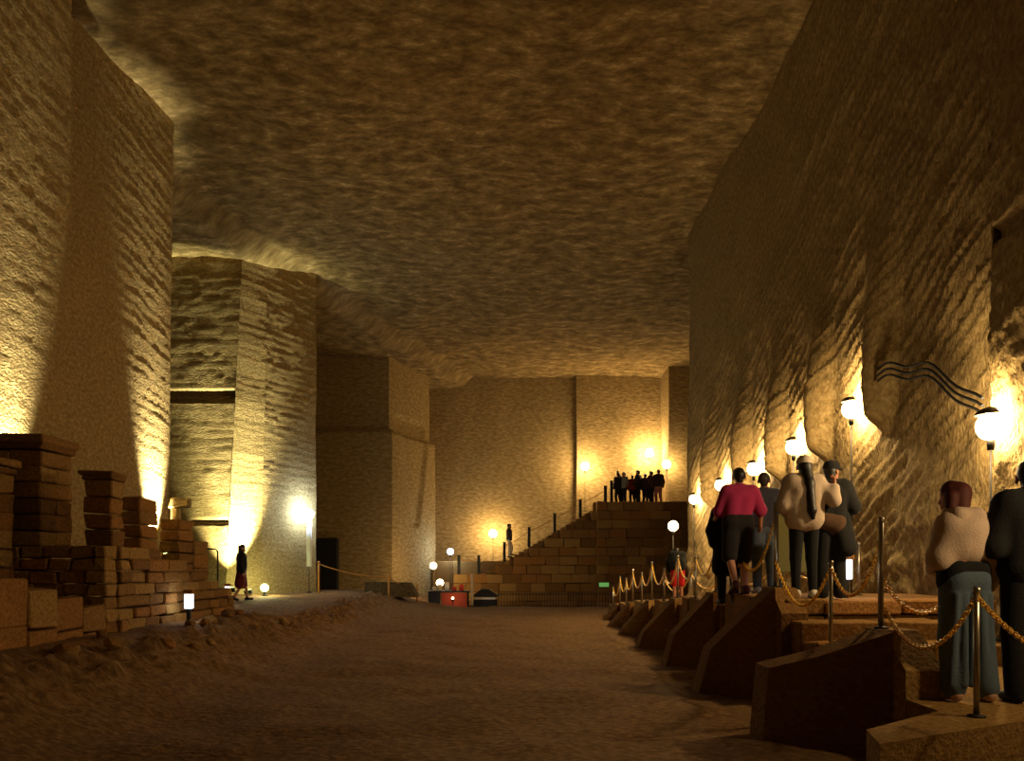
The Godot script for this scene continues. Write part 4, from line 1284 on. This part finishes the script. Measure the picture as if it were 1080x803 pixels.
	t = thing("person", "dark clothed figure with a red skirt walking beside the lit pillar", "person", on_floor(-8.05, 25.4), -1.3)
	body(t, J, true, M.skin)
	part("coat", caps_mesh(torso(J, 0.05, 0.8) + arm(J, "L", 0.04, 0.95) + arm(J, "R", 0.04, 0.95), 0.018, 0.04), cloth(Color(0.05, 0.04, 0.035)), t)
	part("skirt", caps_mesh([[J.pelvis + Vector3(-0.06, 0, 0), Vector3(-0.09, 0.5, -0.02), 0.13, 0.15], [J.pelvis + Vector3(0.06, 0, 0), Vector3(0.09, 0.5, 0.05), 0.13, 0.15]], 0.018, 0.04), cloth(Color(0.34, 0.05, 0.04)), t)
	part("hair", caps_mesh(hair_short(J) + [[J.head + Vector3(0, 0, 0.04), J.head + Vector3(0, -0.18, 0.06), 0.075, 0.05]], 0.01, 0.02), M.hair_dark, t)
	shoes(t, J, M.black, 0.016)
	# --- crowd on the terrace and one on the stair
	var crowd := [
		[652.0, 1.0, Color(0.12, 0.1, 0.09), Color(0.06, 0.06, 0.07), "person in dark clothes at the end post of the terrace", 0.5],
		[658.0, 1.02, Color(0.5, 0.5, 0.48), Color(0.08, 0.07, 0.07), "person in a pale top holding up an arm on the terrace", 2.2],
		[667.0, 0.93, Color(0.45, 0.14, 0.08), Color(0.08, 0.07, 0.07), "person in a rust red top among the terrace crowd", 0.0],
		[673.0, 1.08, Color(0.16, 0.13, 0.12), Color(0.07, 0.06, 0.06), "tallest dark clothed person in the terrace crowd", 1.0],
		[680.5, 0.97, Color(0.22, 0.14, 0.16), Color(0.07, 0.06, 0.07), "short person in a plum top in the terrace crowd", -0.6],
		[687.0, 1.05, Color(0.3, 0.2, 0.2), Color(0.08, 0.06, 0.06), "person in a dusty mauve coat in the terrace crowd", 0.8],
		[694.5, 1.1, Color(0.2, 0.16, 0.14), Color(0.62, 0.44, 0.42), "tall person with pinkish trousers at the corner of the terrace", 0.2],
	]
	for i in crowd.size():
		var c: Array = crowd[i]
		var K := joints({"wrL": Vector3(-0.2, 1.0, -0.15)} if i % 2 else {"knL": Vector3(-0.1, 0.48, -0.07), "anR": Vector3(0.13, 0.08, 0.06)})
		if i == 1:
			K.elR = Vector3(0.3, 1.5, -0.05)
			K.wrR = Vector3(0.38, 1.75, -0.08)
		crowd_person(at_px(c[0], 43.0, 4.66), c, K, "crowd on the terrace")
	var KS := joints({"knL": Vector3(-0.1, 0.52, -0.15), "anL": Vector3(-0.1, 0.2, -0.1), "toL": Vector3(-0.1, 0.15, -0.25)})
	crowd_person(Vector3(-0.14, 2.03, -42.0), [0, 1.0, Color(0.16, 0.12, 0.1), Color(0.75, 0.7, 0.64), "person climbing the great stair in pale trousers", -1.4], KS, "")

func crowd_person(at: Vector3, c: Array, K: Dictionary, group: String) -> void:
	var t := thing("person", c[4], "person", at, c[5], group)
	t.scale = Vector3(c[1], c[1], c[1])
	body(t, K, false, M.skin)
	part("top", caps_mesh(torso(K, 0.035, 0.8) + arm(K, "L", 0.03, 0.9) + arm(K, "R", 0.03, 0.9), 0.028, 0.04), cloth(c[2]), t)
	part("trousers", caps_mesh([[K.pelvis + Vector3(-0.07, 0, 0), K.pelvis + Vector3(0.07, 0, 0), 0.12, 0.12]] + leg(K, "L", 0.02) + leg(K, "R", 0.02), 0.028, 0.02), cloth(c[3]), t)
	part("hair", caps_mesh(hair_short(K), 0.024, 0.02), M.hair_dark, t)
	shoes(t, K, M.black, 0.024)

func cap(t: Node3D, J: Dictionary, m: Material) -> void:
	var h: Vector3 = J.head
	var f: Vector3 = J.look.normalized()
	var r := f.cross(Vector3.UP).normalized()
	var c := part("cap", caps_mesh([[h + Vector3(0, 0.062, 0) + f * 0.015, h + Vector3(0, 0.055, 0) - f * 0.03, 0.087, 0.09]], 0.008, 0.01), m, t)
	part("brim", caps_mesh([[h + Vector3(0, 0.045, 0) + f * 0.08 - r * 0.045, h + Vector3(0, 0.035, 0) + f * 0.16 - r * 0.03, 0.012, 0.009], [h + Vector3(0, 0.045, 0) + f * 0.08 + r * 0.045, h + Vector3(0, 0.035, 0) + f * 0.16 + r * 0.03, 0.012, 0.009], [h + Vector3(0, 0.05, 0) + f * 0.08, h + Vector3(0, 0.04, 0) + f * 0.17, 0.013, 0.01]], 0.006, 0.02), m, c)

func _ready() -> void:
	rng.seed = 20240
	make_materials()
	camera_and_sky()
	build_hall()
	build_walkway()
	build_ruin()
	build_terrace()
	build_lamps()
	build_people()
	var board := thing("notice_board", "olive green board standing behind the couple in caps", "board", Vector3(3.75, 1.15, -11.0))
	part("panel", box_mesh(Vector3(-0.33, 0.3, -0.02), Vector3(0.33, 1.05, 0.02), 0.008), plain(Color(0.36, 0.32, 0.09), 0.8), board)
	for s in [-1, 1]:
		part("leg", box_mesh(Vector3(s * 0.28 - 0.02, 0, -0.02), Vector3(s * 0.28 + 0.02, 0.3, 0.02), 0.005), M.dark_steel, board)
